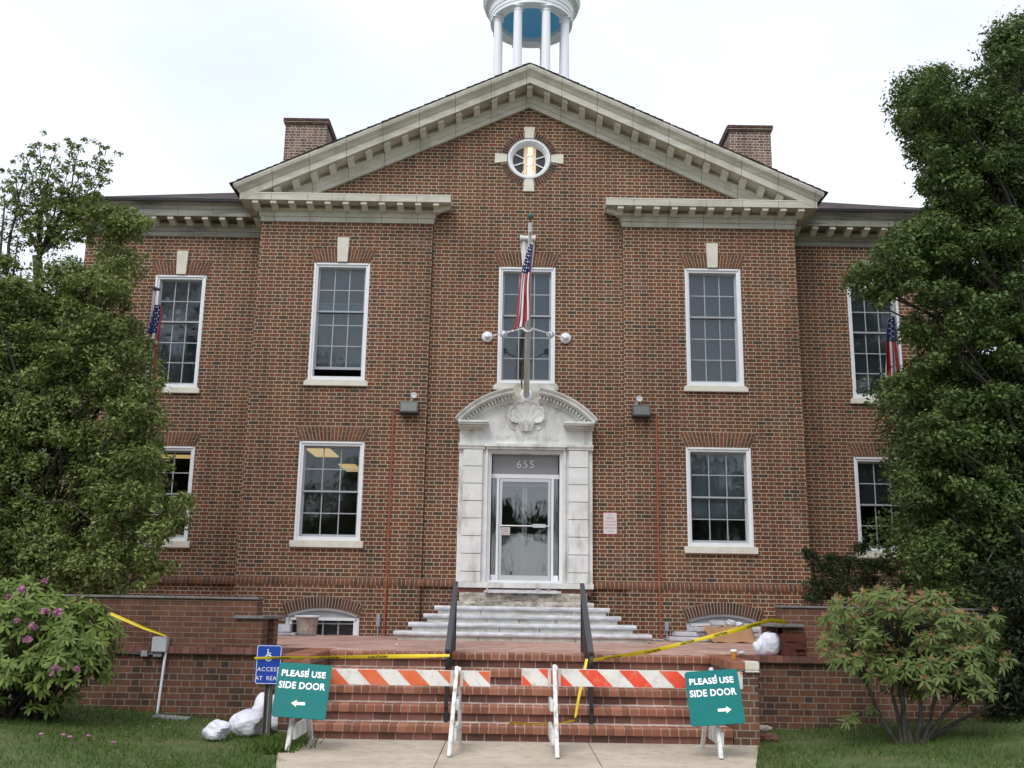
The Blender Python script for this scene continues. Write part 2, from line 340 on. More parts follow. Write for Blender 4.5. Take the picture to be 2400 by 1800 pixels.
# ================================================================== THE SETTING
g = MB(); nx, ny = 60, 60
def lawn_z(x, y):
    d = max(0, abs(x+.13)-3.6); e = .075*min(d, 5) * min(1, max(0, (y+16)/8))
    return e - .01
xs = sorted(set([-600,-200,-80,-40,-25] + [round(-18+i*.6, 2) for i in range(61)] + [25,40,80,200,600]))
ys = sorted(set([-600,-200,-80,-40] + [round(-24+i*.6, 2) for i in range(36)] + [-2,5,20,60,200,600]))
g.grid([[(x, y, lawn_z(x, y)) for x in xs] for y in ys]); g.build('lawn', M['soil'], kind='structure')
wk = MB()
slabs = [(-2.93, -.975), (-.965, .655), (.665, 2.68)]
tap = lambda x, y: x*(1+.05*(y+7)) if False else x
def eL(y): return -2.93+.205*min(3.2, max(0, -7.0-y))
def eR(y): return 2.68-.26*min(3.2, max(0, -7.0-y))
for n_, (a, b) in enumerate(slabs):
    for (y0, y1) in ((-8.955, -7.24), (-10.2, -8.965), (-11.4, -10.2), (-14, -11.41), (-19, -14.01), (-30, -19.01)):
        xa = lambda y: eL(y) if n_ == 0 else a
        xb = lambda y: eR(y) if n_ == 2 else b
        wk.prism([(xa(y0), y0, .012), (xb(y0), y0, .012), (xb(y1), y1, .012), (xa(y1), y1, .012)], (0, 0, -.1))
wk.build('walkway', M['concrete'], kind='structure')

# grass blades
def blades(name, pts, h, wdt, material, lean=.5):
    n = len(pts); P = np.array(pts); a = rng.uniform(0, 2*np.pi, n); hh = h*rng.uniform(.5, 1.25, n)
    dx, dy = np.cos(a)*wdt, np.sin(a)*wdt; lx, ly = rng.normal(0, lean, n)*hh, rng.normal(0, lean, n)*hh
    V = np.empty((n*3, 3)); V[0::3] = P - np.c_[dx, dy, np.zeros(n)]; V[1::3] = P + np.c_[dx, dy, np.zeros(n)]; V[2::3] = P + np.c_[lx, ly, hh]
    return raw_mesh(name, V, 3, material)
def raw_mesh(name, V, k, material, parent=None, normals=None):
    n = len(V)//k; me = bpy.data.meshes.new(name); me.vertices.add(n*k); me.loops.add(n*k); me.polygons.add(n)
    o0 = parent.location if parent is not None else Vector((0,0,0))
    V = V - np.array(o0)
    me.vertices.foreach_set('co', V.astype(np.float32).ravel()); me.loops.foreach_set('vertex_index', np.arange(n*k, dtype=np.int32))
    me.polygons.foreach_set('loop_start', np.arange(0, n*k, k, dtype=np.int32)); me.polygons.foreach_set('loop_total', np.full(n, k, dtype=np.int32))
    me.update(calc_edges=True); me.materials.append(material)
    o = bpy.data.objects.new(name, me); col.objects.link(o); o.parent = parent; return o
pts = []
while len(pts) < 62000:
    x = random.uniform(-9, 9.5); y = random.uniform(-13.0, -5.5)
    edge = 2.93-.16*max(0, -7-y)
    ed = eL(y)+.01+.06*math.sin(y*9)+.05*math.sin(y*23); er = eR(y)+.03*math.sin(y*11)
    if ed < x < er: continue
    if y < -9.6 and random.random() < .5: continue
    if math.sin(x*1.7+2*math.sin(y*1.3))*math.sin(y*2.1+x)*.5+.5 < random.random()*.55: continue
    pts.append((x, y, lawn_z(x, y)))
tag(blades('grass', pts, .060, .0045, M['grass'], .55), 'short green lawn grass on both sides of the concrete walk', 'grass')['kind'] = 'stuff'
tuft = [(random.gauss(-2.72, .12), random.uniform(-8.4, -7.3), 0) for _ in range(1200)]
tag(blades('weeds', tuft, .10, .012, M['grass'], .6), 'broad leaved weeds at the left corner of the walk', 'weeds')['kind'] = 'stuff'
lt = [(random.uniform(-8.5,9), random.uniform(-12,-5.7), 0) for _ in range(520)]; lt = [(x,y,lawn_z(x,y)+.035) for x,y,_ in lt if not -3.0 < x < 2.8]
lv = np.array([c for (x,y,z) in lt for c in ((x-.02,y,z),(x,y-.012,z+.008),(x+.022,y+.004,z),(x,y+.014,z+.012))])
M['litter'] = leafmat('dry_litter', [(0,(.14,.09,.045)),(.6,(.26,.19,.10)),(1,(.34,.30,.18))], .9)
tag(raw_mesh('leaf_litter', lv, 4, M['litter']), 'dry brown leaf litter scattered over the lawn', 'leaf litter')['kind'] = 'stuff'
# fallen blossoms
fb = MB()
for (u, v) in ((108,1738),(162,1738),(130,1756),(245,1752),(60,1748)):
    p = at(u, v, -8.6); p = Vector((p.x, -8.2+random.uniform(-.3,.3), 0)); p.z = lawn_z(p.x, p.y)+.05
    fb.ball(p, .022, 6, (1.3, 1, .6))
tag(fb.build('fallen_blossoms', M['bloom_pink']), 'pink blossoms fallen on the grass below the rhododendron', 'blossoms')['kind'] = 'stuff'

# ================================================================== TOWN HALL
hall = thing('town_hall', 'red brick town hall with stone pediment and white columned cupola', 'building')
def wall_grid(mb, x0, x1, z0, z1, Y, holes, depth=.16, sgn=1):
    xs = sorted(set([x0, x1]+[h[0] for h in holes]+[h[1] for h in holes])); zs = sorted(set([z0, z1]+[h[2] for h in holes]+[h[3] for h in holes]))
    for i in range(len(xs)-1):
        for j in range(len(zs)-1):
            cx, cz = (xs[i]+xs[i+1])/2, (zs[j]+zs[j+1])/2
            if any(h[0] < cx < h[1] and h[2] < cz < h[3] for h in holes): continue
            mb.poly([(xs[i],Y,zs[j]),(xs[i+1],Y,zs[j]),(xs[i+1],Y,zs[j+1]),(xs[i],Y,zs[j+1])])
    for a, b, c, d in holes:
        mb.poly([(a,Y,c),(a,Y+depth,c),(a,Y+depth,d),(a,Y,d)]); mb.poly([(b,Y,c),(b,Y+depth,c),(b,Y+depth,d),(b,Y,d)])
        mb.poly([(a,Y,c),(b,Y,c),(b,Y+depth,c),(a,Y+depth,c)]); mb.poly([(a,Y,d),(b,Y,d),(b,Y+depth,d),(a,Y+depth,d)])
SL = .4625
PX0, PX1, WX = 1.955, 5.48, 9.47
YC, YP, YW = .10, 0., .95
# centre bay + tympanum
mb = MB(); wall_grid(mb, -PX0, PX0, .8, 9.3, YC, [(-.57,.57,5.845,8.29), (-.735,.765,1.9,4.5)], .3)
def S(x, a=12.15): return a-SL*abs(x)
mb.poly([(-5.6,YC,9.3),(-.5,YC,9.3),(-.5,YC,S(.5)),(-5.6,YC,S(5.6))]); mb.poly([(5.6,YC,9.3),(.5,YC,9.3),(.5,YC,S(.5)),(5.6,YC,S(5.6))])
mb.poly([(-.5,YC,9.3),(.5,YC,9.3),(.5,YC,10.19),(-.5,YC,10.19)]); mb.poly([(-.5,YC,11.19),(.5,YC,11.19),(.5,YC,S(.5)),(0,YC,S(0)),(-.5,YC,S(.5))])
RC = (0.01, 10.69)
for q in range(32):                     # square with a round hole
    def pt(a):
        c, s_ = math.cos(a), math.sin(a); k = .5/max(abs(c), abs(s_)); return (RC[0]-.01+c*k, YC, RC[1]+s_*k)
    a, b = q*math.pi/16, (q+1)*math.pi/16; r = .445
    ia = (RC[0]+r*math.cos(a), YC, RC[1]+r*math.sin(a)); ib = (RC[0]+r*math.cos(b), YC, RC[1]+r*math.sin(b))
    mb.poly([ia, ib, pt(b), pt(a)]); mb.poly([ia, ib, (ib[0],YC+.2,ib[2]), (ia[0],YC+.2,ia[2])])
mb.build('centre_wall', M['brick'], hall)
UW = dict(z0=5.85, z1=8.285, rows=(2,3)); LW = dict(z0=2.69, z1=4.605, rows=(2,2))
for sg in (-1, 1):
    mb = MB(); cx = sg*3.77; cxl = sg*3.78
    hs = [(cx-.56,cx+.56,UW['z0'],UW['z1']), (cxl-.628,cxl+.628,LW['z0'],LW['z1'])]
    lo, hi = sorted((sg*PX0, sg*PX1))
    wall_grid(mb, lo, hi, 1.93, 9.3, YP, hs)
    wall_grid(mb, lo-.0, hi+.0, .8, 1.93, YP-.045, [(cxl-.70,cxl+.70,.9,1.44)], .2)
    xi, xo = sg*PX0, sg*PX1
    mb.poly([(xi,YP,1.9),(xi,YC+.02,1.9),(xi,YC+.02,9.3),(xi,YP,9.3)]); mb.poly([(xo,YP,1.9),(xo,YW+.05,1.9),(xo,YW+.05,9.5),(xo,YP,9.5)])
    mb.poly([(xi,YP-.045,.8),(xi,YC+.02,.8),(xi,YC+.02,1.93),(xi,YP-.045,1.93)]); mb.poly([(xo,YP-.045,.8),(xo,YW,.8),(xo,YW,1.93),(xo,YP-.045,1.93)])
    mb.poly([(lo,YP-.045,1.93),(hi,YP-.045,1.93),(hi,YP,1.93),(lo,YP,1.93)])
    mb.build('pavilion_wall', M['brick'], hall)
    mb = MB(); cw = sg*7.36
    lo, hi = sorted((sg*PX1, sg*WX))
    wall_grid(mb, lo, hi, .8, 9.3, YW, [(cw-.53,cw+.53,UW['z0'],UW['z1']), (cw-.60,cw+.60,LW['z0'],LW['z1'])])
    mb.poly([(sg*WX,YW,.3),(sg*WX,14,.3),(sg*WX,14,9.3),(sg*WX,YW,9.3)])
    mb.build('wing_wall', M['brick'], hall)
mb = MB(); mb.poly([(-WX,14,0),(WX,14,0),(WX,14,9.3),(-WX,14,9.3)]); mb.box(-WX,WX,.98+.3,14,9.2,9.28); mb.build('back_wall', M['brick'], hall)
# water table of angled rowlock bricks
def rowlock(mb, x0, x1, y, z0, z1, pitch=.082, proud=.055, top=.01):
    n = max(1, round((x1-x0)/pitch)); p = (x1-x0)/n
    for i in range(n):
        a, b = x0+i*p+.006, x0+(i+1)*p-.006; j = random.uniform(-.003, .003)
        mb.prism([(a,y+.03,z0),(a,y-proud+j,z0),(a,y-proud+j,z0+(z1-z0)*.45),(a,y-top,z1),(a,y+.03,z1)], (b-a,0,0))
for sg in (-1, 1):
    for (a, b, Y, e) in ((PX0, PX1, YP, .05), (PX1, WX, YW, 0), (1.32, PX0-.05, YC, 0)):
        lo, hi = sorted((sg*a, sg*b)); wt = MB(); rowlock(wt, lo-e, hi+e, Y, 1.865, 2.0); o = wt.build('water_table', M['arch_brick'], hall)
        m2 = MB(); m2.prism([(lo-e,Y+.02,1.862),(lo-e,Y-.047,1.862),(lo-e,Y-.047,1.922),(lo-e,Y-.004,1.993),(lo-e,Y+.02,1.993)], (hi-lo+2*e,0,0)); m2.build('mortar_bed', M['mortar'], o)

# cornices -----------------------------------------------------------
HP = [(0,0),(.02,0),(.025,.10),(.05,.108),(.055,.205),(.075,.222),(.095,.25),(.095,.262),(.03,.268),(.03,.335),(.35,.335),(.36,.325),(.375,.325),(.375,.462),(.34,.472),(.0,.50)]
HPW = HP[:-2] + [(.39,.475),(.42,.53),(.48,.575),(.50,.60),(.50,.615),(0,.64)]
def sweep(mb, prof, z, plan):        # plan(p) -> list of plan points for offset p
    rows = [[(x, y, z+dz) for x, y in plan(p)] for p, dz in prof]; mb.grid(rows)
    for k in (0, -1): mb.poly([r[k] for r in rows])
def modillion(mb, x, y, z, w=.122, d=.32, h=.140, ax=(1,0), ay=(0,-1)):
    P = []
    for s_ in (-1, 1):
        for dd, dz in ((0,0),(0,-h),(d*.35,-h*.98),(d*.7,-h*.66),(d,-h*.50),(d,0)):
            P.append((x+ax[0]*s_*w/2+ay[0]*dd, y+ax[1]*s_*w/2+ay[1]*dd, z+dz))
    mb.add(P, [(0,1,2,3,4,5),(11,10,9,8,7,6)]+[(i,i+6,(i+1)%6+6,(i+1)%6) for i in range(6)])
for sg in (-1, 1):
    mb = MB(); sweep(mb, HP, 9.17, lambda p: [(sg*(PX0-p), YC+.02), (sg*(PX0-p), YP-p), (sg*(PX1+p), YP-p), (sg*(PX1+p), YW-.02)])
    o = mb.build('pavilion_cornice', M['stone'], hall)
    src = None
    for k in range(11):
        x = sg*(1.875+.3677*k)
        if src is None:
            m2 = MB(); modillion(m2, x, YP-.028, 9.17+.337); src = m2.build('modillion', M['modillion_lit_stone'], o); x0_ = x
        else: linked(src, o, (x-x0_, 0, 0))
    m2 = MB(); modillion(m2, sg*(PX0-.03), -.12, 9.17+.337, ax=(0,1), ay=(-sg,0)); m2.build('modillion', M['modillion_lit_stone'], o)
    tr = MB(); a, b = sorted((sg*(PX0-.38), sg*(PX1+.38))); tr.box(a, b, -.381, .09, 9.632, 9.652); tr.build('lead_flashing', M['keystone'], o)
    mb = MB(); sweep(mb, HPW, 9.17, lambda p: [(sg*PX1, YW-p), (sg*(WX+p), YW-p), (sg*(WX+p), 13.9)])
    o = mb.build('wing_cornice', M['stone_dirty'], hall); src = None
    for k in range(11):
        x = sg*(5.75+.3677*k)
        if src is None:
            m2 = MB(); modillion(m2, x, YW-.028, 9.17+.337); src = m2.build('modillion', M['modillion_lit_stone'], o); x0_ = x
        else: linked(src, o, (x-x0_, 0, 0))
    gt = MB(); sweep(gt, [(.49,.60),(.52,.60),(.53,.66),(.49,.665)], 9.17, lambda p: [(sg*PX1, YW-p), (sg*(WX+p), YW-p), (sg*(WX+p), 13.9)]); gt.build('gutter', M['gutter'], o)
RP = [(-.02,0),(.07,0),(.08,.10),(.10,.11),(.105,.215),(.14,.235),(.15,.262),(.095,.268),(.095,.355),(.47,.355),(.48,.345),(.485,.485),(.50,.50),(.53,.55),(.585,.61),(.60,.665),(.60,.705),(-.02,.72)]
mb = MB()
rows = []
for p, dz in RP:                      # p measured from the tympanum plane
    y = YC-p; xe = PX1+max(0, p-.1)
    rows.append([(-xe, y, 11.846+dz-SL*xe), (0, y, 11.846+dz), (xe, y, 11.846+dz-SL*xe)])
mb.grid(rows); [mb.poly([r[k] for r in rows]) for k in (0, 2)]
rk = mb.build('raking_cornice', M['stone'], hall)
src = None
for k in range(-14, 15):
    x = k*.3677; z = 11.846+.357-SL*abs(x)
    m2 = MB(); P = []
    for s_ in (-1, 1):
        for dd, dz in ((0,0),(0,-.13),(.11,-.120),(.22,-.085),(.31,-.068),(.31,0)):
            xx = x+s_*.059
            P.append((xx, YC-.093-dd, z+dz-SL*(abs(xx)-abs(x))+ (.0 if dz else .004)))
    m2.add(P, [(0,1,2,3,4,5),(11,10,9,8,7,6)]+[(i,i+6,(i+1)%6+6,(i+1)%6) for i in range(6)]); m2.build('modillion', M['modillion_lit_stone'], rk)
# front gable roof
mb = MB(); zt = 11.846+.722
for sg in (-1, 1):
    xe = PX1+.56; n = 42
    for i in range(n):                # shingle courses with ragged butts
        a, b = xe*i/n, xe*(i+1)/n+.02; za, zb = zt-SL*a, zt-SL*b; e = random.uniform(-.008,.012)
        mb.prism([(sg*a, YC-.615+e, za+.006), (sg*b, YC-.615+e, zb+.024), (sg*b, YC-.615+e, zb+.002), (sg*a, YC-.615+e, za-.004)], (0, 7.5, 0))
mb.build('gable_roof', M['shingle'], hall)
# main hip roof
mb = MB(); e = WX+.52; y0, y1 = YW-.52, 13.9; ze = 9.80; rise = .487*((y1-y0)/2); ym = (y0+y1)/2; xr = e-(y1-y0)/2
P = [(-e,y0,ze),(e,y0,ze),(e,y1,ze),(-e,y1,ze),(-xr,ym,ze+rise),(xr,ym,ze+rise)]
mb.add(P, [(0,1,5,4),(1,2,5),(2,3,4,5),(3,0,4)]); mb.add([(p[0],p[1],p[2]-.04) for p in P], [(0,1,5,4),(1,2,5),(2,3,4,5),(3,0,4)])
mb.box(-e,-5.5,y0,y0+.02,9.79,9.83); mb.box(5.5,e,y0,y0+.02,9.79,9.83)
roof = mb.build('hip_roof', M['shingle'], hall)
for sg, n_ in ((-1, 0), (1, 1)):
    x0, x1 = (-6.13, -5.08) if sg < 0 else (5.15, 6.2); zt2 = 13.53
    CAP = MB()
    for (e, za, zb) in ((.028, zt2-.155, zt2-.085), (.055, zt2-.078, zt2-.004)):
        n = 15
        for i in range(n):
            xa = x0-e+(x1-x0+2*e)*i/n; CAP.box(xa+.006, xa+(x1-x0+2*e)/n-.006, 4.0-e-.008, 4.0, za, zb)
            ya = 4.0+1.6*i/n; CAP.box((x1 if sg < 0 else x0)-.0, (x1+e+.008 if sg < 0 else x0-e-.008), ya+.006, ya+1.6/n-.006, za, zb)
    mb = MB(); mb.box(x0, x1, 4.0, 5.6, 10, zt2-.16); mb.box(x0-.025, x1+.025, 3.975, 5.625, zt2-.16, zt2-.105); mb.box(x0-.05, x1+.05, 3.95, 5.65, zt2-.105, zt2)
    ch_ = mb.build('chimney', M['chimney'] if 'chimney' in M else M.setdefault('chimney', brick_mat('chimney_brick', mortar=(.66,.60,.52), ch=.075, period=.29, dirt=.12,
       ramp=[(0,(.10,.075,.06)),(.5,(.185,.11,.085)),(1,(.27,.165,.13))])), roof); CAP.build('chimney_cap', M['dark_arch'], hall)
# cupola --------------------------------------------------------------
CC = (.132, 7.0); ZB = 18.16
mb = MB(); mb.lathe([(1.6,12.2),(1.6,13.6),(1.75,13.62),(1.75,13.8),(.01,13.85)], (CC[0], CC[1], 0), 8); cup = mb.build('cupola_base', M['cupola_white'], hall)
mb = MB(); mb.lathe([(.88,ZB+.3),(.88,ZB+.02),(.90,ZB),(1.20,ZB),(1.20,ZB+.09),(1.215,ZB+.10),(1.215,ZB+.2),(1.235,ZB+.215),(1.235,ZB+.42),(1.27,ZB+.45),(1.27,ZB+.48),(1.36,ZB+.52),(1.38,ZB+.53),(1.38,ZB+.60),(1.42,ZB+.64),(1.44,ZB+.70),(.2,ZB+1.5)], (CC[0], CC[1], 0), 64)
mb.build('cupola_entablature', M['cupola_white'], hall, smooth=False)
mb = MB(); mb.lathe([(.92,ZB+.17),(.6,ZB+.20),(.001,ZB+.22)], (CC[0], CC[1], 0), 48); mb.build('cupola_ceiling', M['cupola_blue'], hall)
csrc = None
for k in range(8):
    a = R(22.5+45*k); x, y = CC[0]+1.045*math.cos(a), CC[1]+1.045*math.sin(a)
    if csrc is None:
        mb = MB(); mb.lathe([(.17,13.8),(.17,13.95),(.142,14.0),(.14,14.8),(.118,ZB-.17),(.118,ZB-.155),(.13,ZB-.15),(.13,ZB-.135),(.118,ZB-.13),(.118,ZB-.10),(.15,ZB-.06),(.155,ZB-.045)], (x, y, 0), 20)
        mb.box(x-.16, x+.16, y-.16, y+.16, ZB-.045, ZB-.0); csrc = mb.build('cupola_column', M['cupola_white'], hall, smooth=False); c0 = (x, y)
    else: linked(csrc, hall, (x-c0[0], y-c0[1], 0))

# windows -------------------------------------------------------------
def voussoirs(mb, bk, cx, Y, z0, z1, wb, wt, pitch=.078, gap=None, side=0):
    n = max(4, round(wt*2/pitch/1.0)); n += (n+1) % 2
    def X(t, f): return cx+(wb*t)*(1-f)+(wt*t)*f
    for i in range(n):
        t0, t1 = -1+2*i/n, -1+2*(i+1)/n
        if gap and abs((t0+t1)/2) < gap: continue
        if side and (t0+t1)*side < 0: continue
        e = .006/wb
        cuts = (0, .38, 1) if i % 2 else (0, .66, 1)
        for fa, fb in zip(cuts[:-1], cuts[1:]):
            za, zb = z0+(z1-z0)*fa+.005, z0+(z1-z0)*fb-.005
            mb.prism([(X(t0+e,fa),Y-.008,za),(X(t1-e,fa),Y-.008,za),(X(t1-e,fb),Y-.008,zb),(X(t0+e,fb),Y-.008,zb)], (0,.03,0))
    bk.prism([(cx-wb,Y-.003,z0),(cx+wb,Y-.003,z0),(cx+wt,Y-.003,z1),(cx-wt,Y-.003,z1)], (0,.02,0))
def window(cx, Y, wd, z0, z1, rows, key=True, shade=None, raised=0, room_light=False, fancy=False, sill=True, papers=False, blind=False):
    hw = wd/2; mb = MB(); f = .075
    for a, b, c, d in ((cx-hw,cx-hw+f,z0,z1),(cx+hw-f,cx+hw,z0,z1),(cx-hw+f,cx+hw-f,z1-f,z1),(cx-hw+f,cx+hw-f,z0,z0+f)):
        mb.box(a, b, Y+.012, Y+.20, c, d)
    k = .018
    for a, b, c, d in ((cx-hw,cx-hw+.03,z0,z1),(cx+hw-.03,cx+hw,z0,z1),(cx-hw+.03,cx+hw-.03,z1-.03,z1)):
        mb.box(a-.006, b+.006, Y-.012, Y+.011, c, d+.004)
    W = mb.build('window', M['white'], hall)
    gx0, gx1, gz0, gz1 = cx-hw+f, cx+hw-f, z0+f, z1-f
    mid = gz0+(gz1-gz0)*rows[1]/sum(rows)
    def sash(x0, x1, a, b, y, nr, s=.032, m_=.02, bot=.05):
        q = MB(); q.box(x0,x0+s,y,y+.035,a,b); q.box(x1-s,x1,y,y+.035,a,b); q.box(x0+s,x1-s,y,y+.035,b-s,b); q.box(x0+s,x1-s,y,y+.035,a,a+bot)
        for i in (1, 2):
            xx = x0+s+(x1-x0-2*s)*i/3; q.box(xx-m_/2, xx+m_/2, y+.006, y+.03, a+bot, b-s)
        for j in range(1, nr):
            zz = a+bot+(b-s-a-bot)*j/nr; q.box(x0+s, x1-s, y+.007, y+.029, zz-m_/2, zz+m_/2)
        return q.build('sash', M['sash'], W)
    sash(gx0+.002, gx1-.002, mid-.02, gz1-.002, Y+.105, rows[0], bot=.035)
    sash(gx0+.002, gx1-.002, gz0+.002+raised, mid+.015+raised, Y+.145, rows[1])
    q = MB(); q.box(gx0+.01, gx1-.01, Y+.122, Y+.126, mid, gz1-.01); q.box(gx0+.01, gx1-.01, Y+.162, Y+.166, gz0+.01+raised, mid+raised); q.build('glass', M['glass'], W)
    if shade:
        q = MB(); q.box(gx0-.02, gx1+.02, Y+.26, Y+.265, gz1-(gz1-gz0)*shade[0], gz1+.02); q.build('roller_shade', shade[1], W)
    if blind:
        q = MB(); n = 60
        for i in range(n):
            zz = gz0+(mid-gz0+.1)*i/n; q.box(gx0, gx1, Y+.24, Y+.262, zz, zz+.006)
        q.build('slatted_blind', M['sash'], W)
    if papers:
        q = MB()
        for px, pz, s in ((-.30,.82,.07),(-.05,.62,.11),(-.06,.71,.08),(-.34,.66,.06),(-.38,.57,.08)):
            q.box(cx+px-s*.5, cx+px+s*.5, Y+.175, Y+.177, gz0+(gz1-gz0)*pz-s*.7, gz0+(gz1-gz0)*pz+s*.5)
        q.build('taped_paper', M['paper'], W)
    q = MB(); a, b, c, d = cx-hw-.9, cx+hw+.9, z0-.35, (z1+.28 if key else z1+.065); y0, y1 = Y+.32, Y+(3.4 if key else 6.5)
    q.poly([(a,y1,c),(b,y1,c),(b,y1,d),(a,y1,d)]); q.poly([(a,y0,c),(a,y1,c),(a,y1,d),(a,y0,d)]); q.poly([(b,y0,c),(b,y1,c),(b,y1,d),(b,y0,d)])
    q.poly([(a,y0,c),(b,y0,c),(b,y1,c),(a,y1,c)]); q.poly([(a,y0,d),(b,y0,d),(b,y1,d),(a,y1,d)])
    for xa, xb, za, zb in ((a, cx-hw+.01, c, d), (cx+hw-.01, b, c, d), (cx-hw+.01, cx+hw-.01, z1-.01, d), (cx-hw+.01, cx+hw-.01, c, z0+.01)):
        q.poly([(xa,y0,za),(xb,y0,za),(xb,y0,zb),(xa,y0,zb)])
    q.build('room', M['room'], W)
    if room_light:
        for (dx0, dx1, dy0, dy1) in room_light:
            q = MB(); q.box(cx+dx0, cx+dx1, Y+dy0, Y+dy1, d-.03, d-.01); q.build('ceiling_lamp', M['lamp_on'], W)
    if sill:
        q = MB(); sh = .13 if key else .135
        q.box(cx-hw-.075, cx+hw+.075, Y-.06, Y+.16, z0-sh, z0-.035 if key else z0-.005)
        if key: q.box(cx-hw-.05, cx+hw+.05, Y-.035, Y+.16, z0-.035, z0-.003)
        q.build('sill', M['keystone'], W, bevel=.008)
    for side in ((-1, 1) if key else (0,)):
        ar, bk = MB(), MB(); voussoirs(ar, bk, cx, Y, z1+.018, z1+.305, hw+.005, hw+.125 if key else hw+.13, gap=.17 if key else None, side=side)
        ar.build('flat_arch', M['arch_brick'], W)
        if side <= 0: bk.build('arch_mortar', M['mortar'], W)
    if key:
        q = MB(); b_, t_ = (.103, .122)
        if fancy: b_, t_ = (.10, .155)
        q.prism([(cx-b_,Y-.045,z1+.02),(cx+b_,Y-.045,z1+.02),(cx+t_,Y-.055,z1+.545),(cx-t_,Y-.055,z1+.545)], (0,.06,0))
        if fancy:
            for s_ in (-1, 1): q.prism([(cx+s_*b_*.3,Y-.075,z1+.03),(cx+s_*b_*.75,Y-.075,z1+.03),(cx+s_*t_*.75,Y-.10,z1+.53),(cx+s_*t_*.3,Y-.10,z1+.53)], (0,.05,0))
            q.tube([(cx-.135,Y-.09,z1+.60),(cx+.135,Y-.09,z1+.60)], .058, 14); q.tube([(cx-.16,Y-.09,z1+.60),(cx-.12,Y-.09,z1+.60)], .07, 14); q.tube([(cx+.12,Y-.09,z1+.60),(cx+.16,Y-.09,z1+.60)], .07, 14)
        q.build('keystone', M['keystone'] if not fancy else M['marble'], W, bevel=0 if fancy else .006)
    return W
window(-3.77, YP, 1.12, UW['z0'], UW['z1'], (2,3), shade=(.86, M['shade']), raised=.17)
window(3.77, YP, 1.12, UW['z0'], UW['z1'], (2,3), shade=(1., M['shade']))
window(0, YC, 1.14, 5.845, 8.29, (2,3), shade=(1., M['shade']), fancy=True)
window(-7.36, YW, 1.06, UW['z0'], UW['z1'], (2,3), papers=True, blind=True)
window(7.36, YW, 1.06, UW['z0'], UW['z1'], (2,3), shade=(1., M['shade_light']))
window(-3.78, YP, 1.256, LW['z0'], LW['z1'], (2,2), key=False, room_light=[(-.77,-.27,1.26,2.38), (-.48,-.10,3.6,4.8)])
window(3.78, YP, 1.256, LW['z0'], LW['z1'], (2,2), key=False, shade=(.72, M['shade_light']))
window(-7.36, YW, 1.2, LW['z0'], LW['z1'], (2,2), key=False, room_light=[(-.75,.45,1.6,2.0), (-.2,.3,3.4,3.9)])
window(7.36, YW, 1.2, LW['z0'], LW['z1'], (2,2), key=False, shade=(.5, M['shade_light']))

# round window
ang = lambda a, r, y: (RC[0]+r*math.cos(a), y, RC[1]+r*math.sin(a))
mb = MB()
mb.lathe([(.455,-.02),(.455,.01),(.44,-.03),(.40,-.03),(.39,0),(.37,.0),(.355,.06),(.345,.06),(.345,.16)], (RC[0], YC, RC[1]), 56, axis='y')
RW = mb.build('round_window', M['white'], hall, smooth=False)
q = MB()
for k in range(9):
    a = R(22.5+45*k-4) if k < 8 else 0
    if k < 8: q.bar(ang(a, .11, YC+.10), ang(a, .35, YC+.10), .02, .022, (0,1,0))
q.lathe([(.10,.085),(.122,.085),(.122,.115),(.10,.115),(.10,.085)], (RC[0], YC, RC[1]), 32, axis='y'); q.build('glazing_bars', M['white'], RW)
q = MB(); q.poly([ang(2*math.pi*k/40, .35, YC+.14) for k in range(40)]); q.build('glass', M['glass'], RW)
q = MB(); q.box(-1,1,YC+1.2,YC+1.25,9.6,11.7); q.box(-1,1,YC+.2,YC+1.2,11.6,11.62); q.build('attic_room', M['room'], RW)
q = MB(); q.box(-.02,.09,YC+.3,YC+.33,10.2,11.3); q.build('glow_panel', M['glow_white'], RW)
q = MB(); q.box(-.10,-.03,YC+.3,YC+.33,10.2,11.3); q.box(.10,.16,YC+.32,YC+.35,10.4,11.3); q.build('glow_strips', M['glow_amber'], RW)  # self-glowing strips stand for the warm bright shapes inside the window
bk = MB(); quads = [MB() for _ in range(4)]
for k in range(56):
    a, b = 2*math.pi*k/56+.012, 2*math.pi*(k+1)/56-.012; m_ = (a+b)/2; q = quads[int(m_/(math.pi/2))]
    if min(abs(math.cos(m_)), abs(math.sin(m_))) < .17: continue
    q.prism([ang(a,.468,YC-.012), ang(b,.468,YC-.012), ang(b,.60,YC-.012), ang(a,.60,YC-.012)], (0,.03,0))
bk.grid([[ang(2*math.pi*k/56, r, y) for k in range(56)] for r, y in ((.456,YC-.005),(.606,YC-.005),(.606,YC+.01))], True)
[q.build('brick_ring', M['dark_arch'], RW) for q in quads]; bk.build('ring_mortar', M['mortar'], RW)
for k, (h0, h1, r1) in enumerate(((.075,.115,.72),(.085,.12,.72),(.075,.115,.72),(.085,.12,.74))):
    a = k*math.pi/2; d = Vector((math.cos(a),0,math.sin(a))); t = Vector((-math.sin(a),0,math.cos(a))); c = Vector((RC[0],YC-.035,RC[1])); q = MB()
    q.prism([c+d*.46-t*h0, c+d*.46+t*h0, c+d*r1+t*h1, c+d*r1-t*h1], (0,.05,0)); q.build('keystone', M['keystone'], RW, bevel=.006)

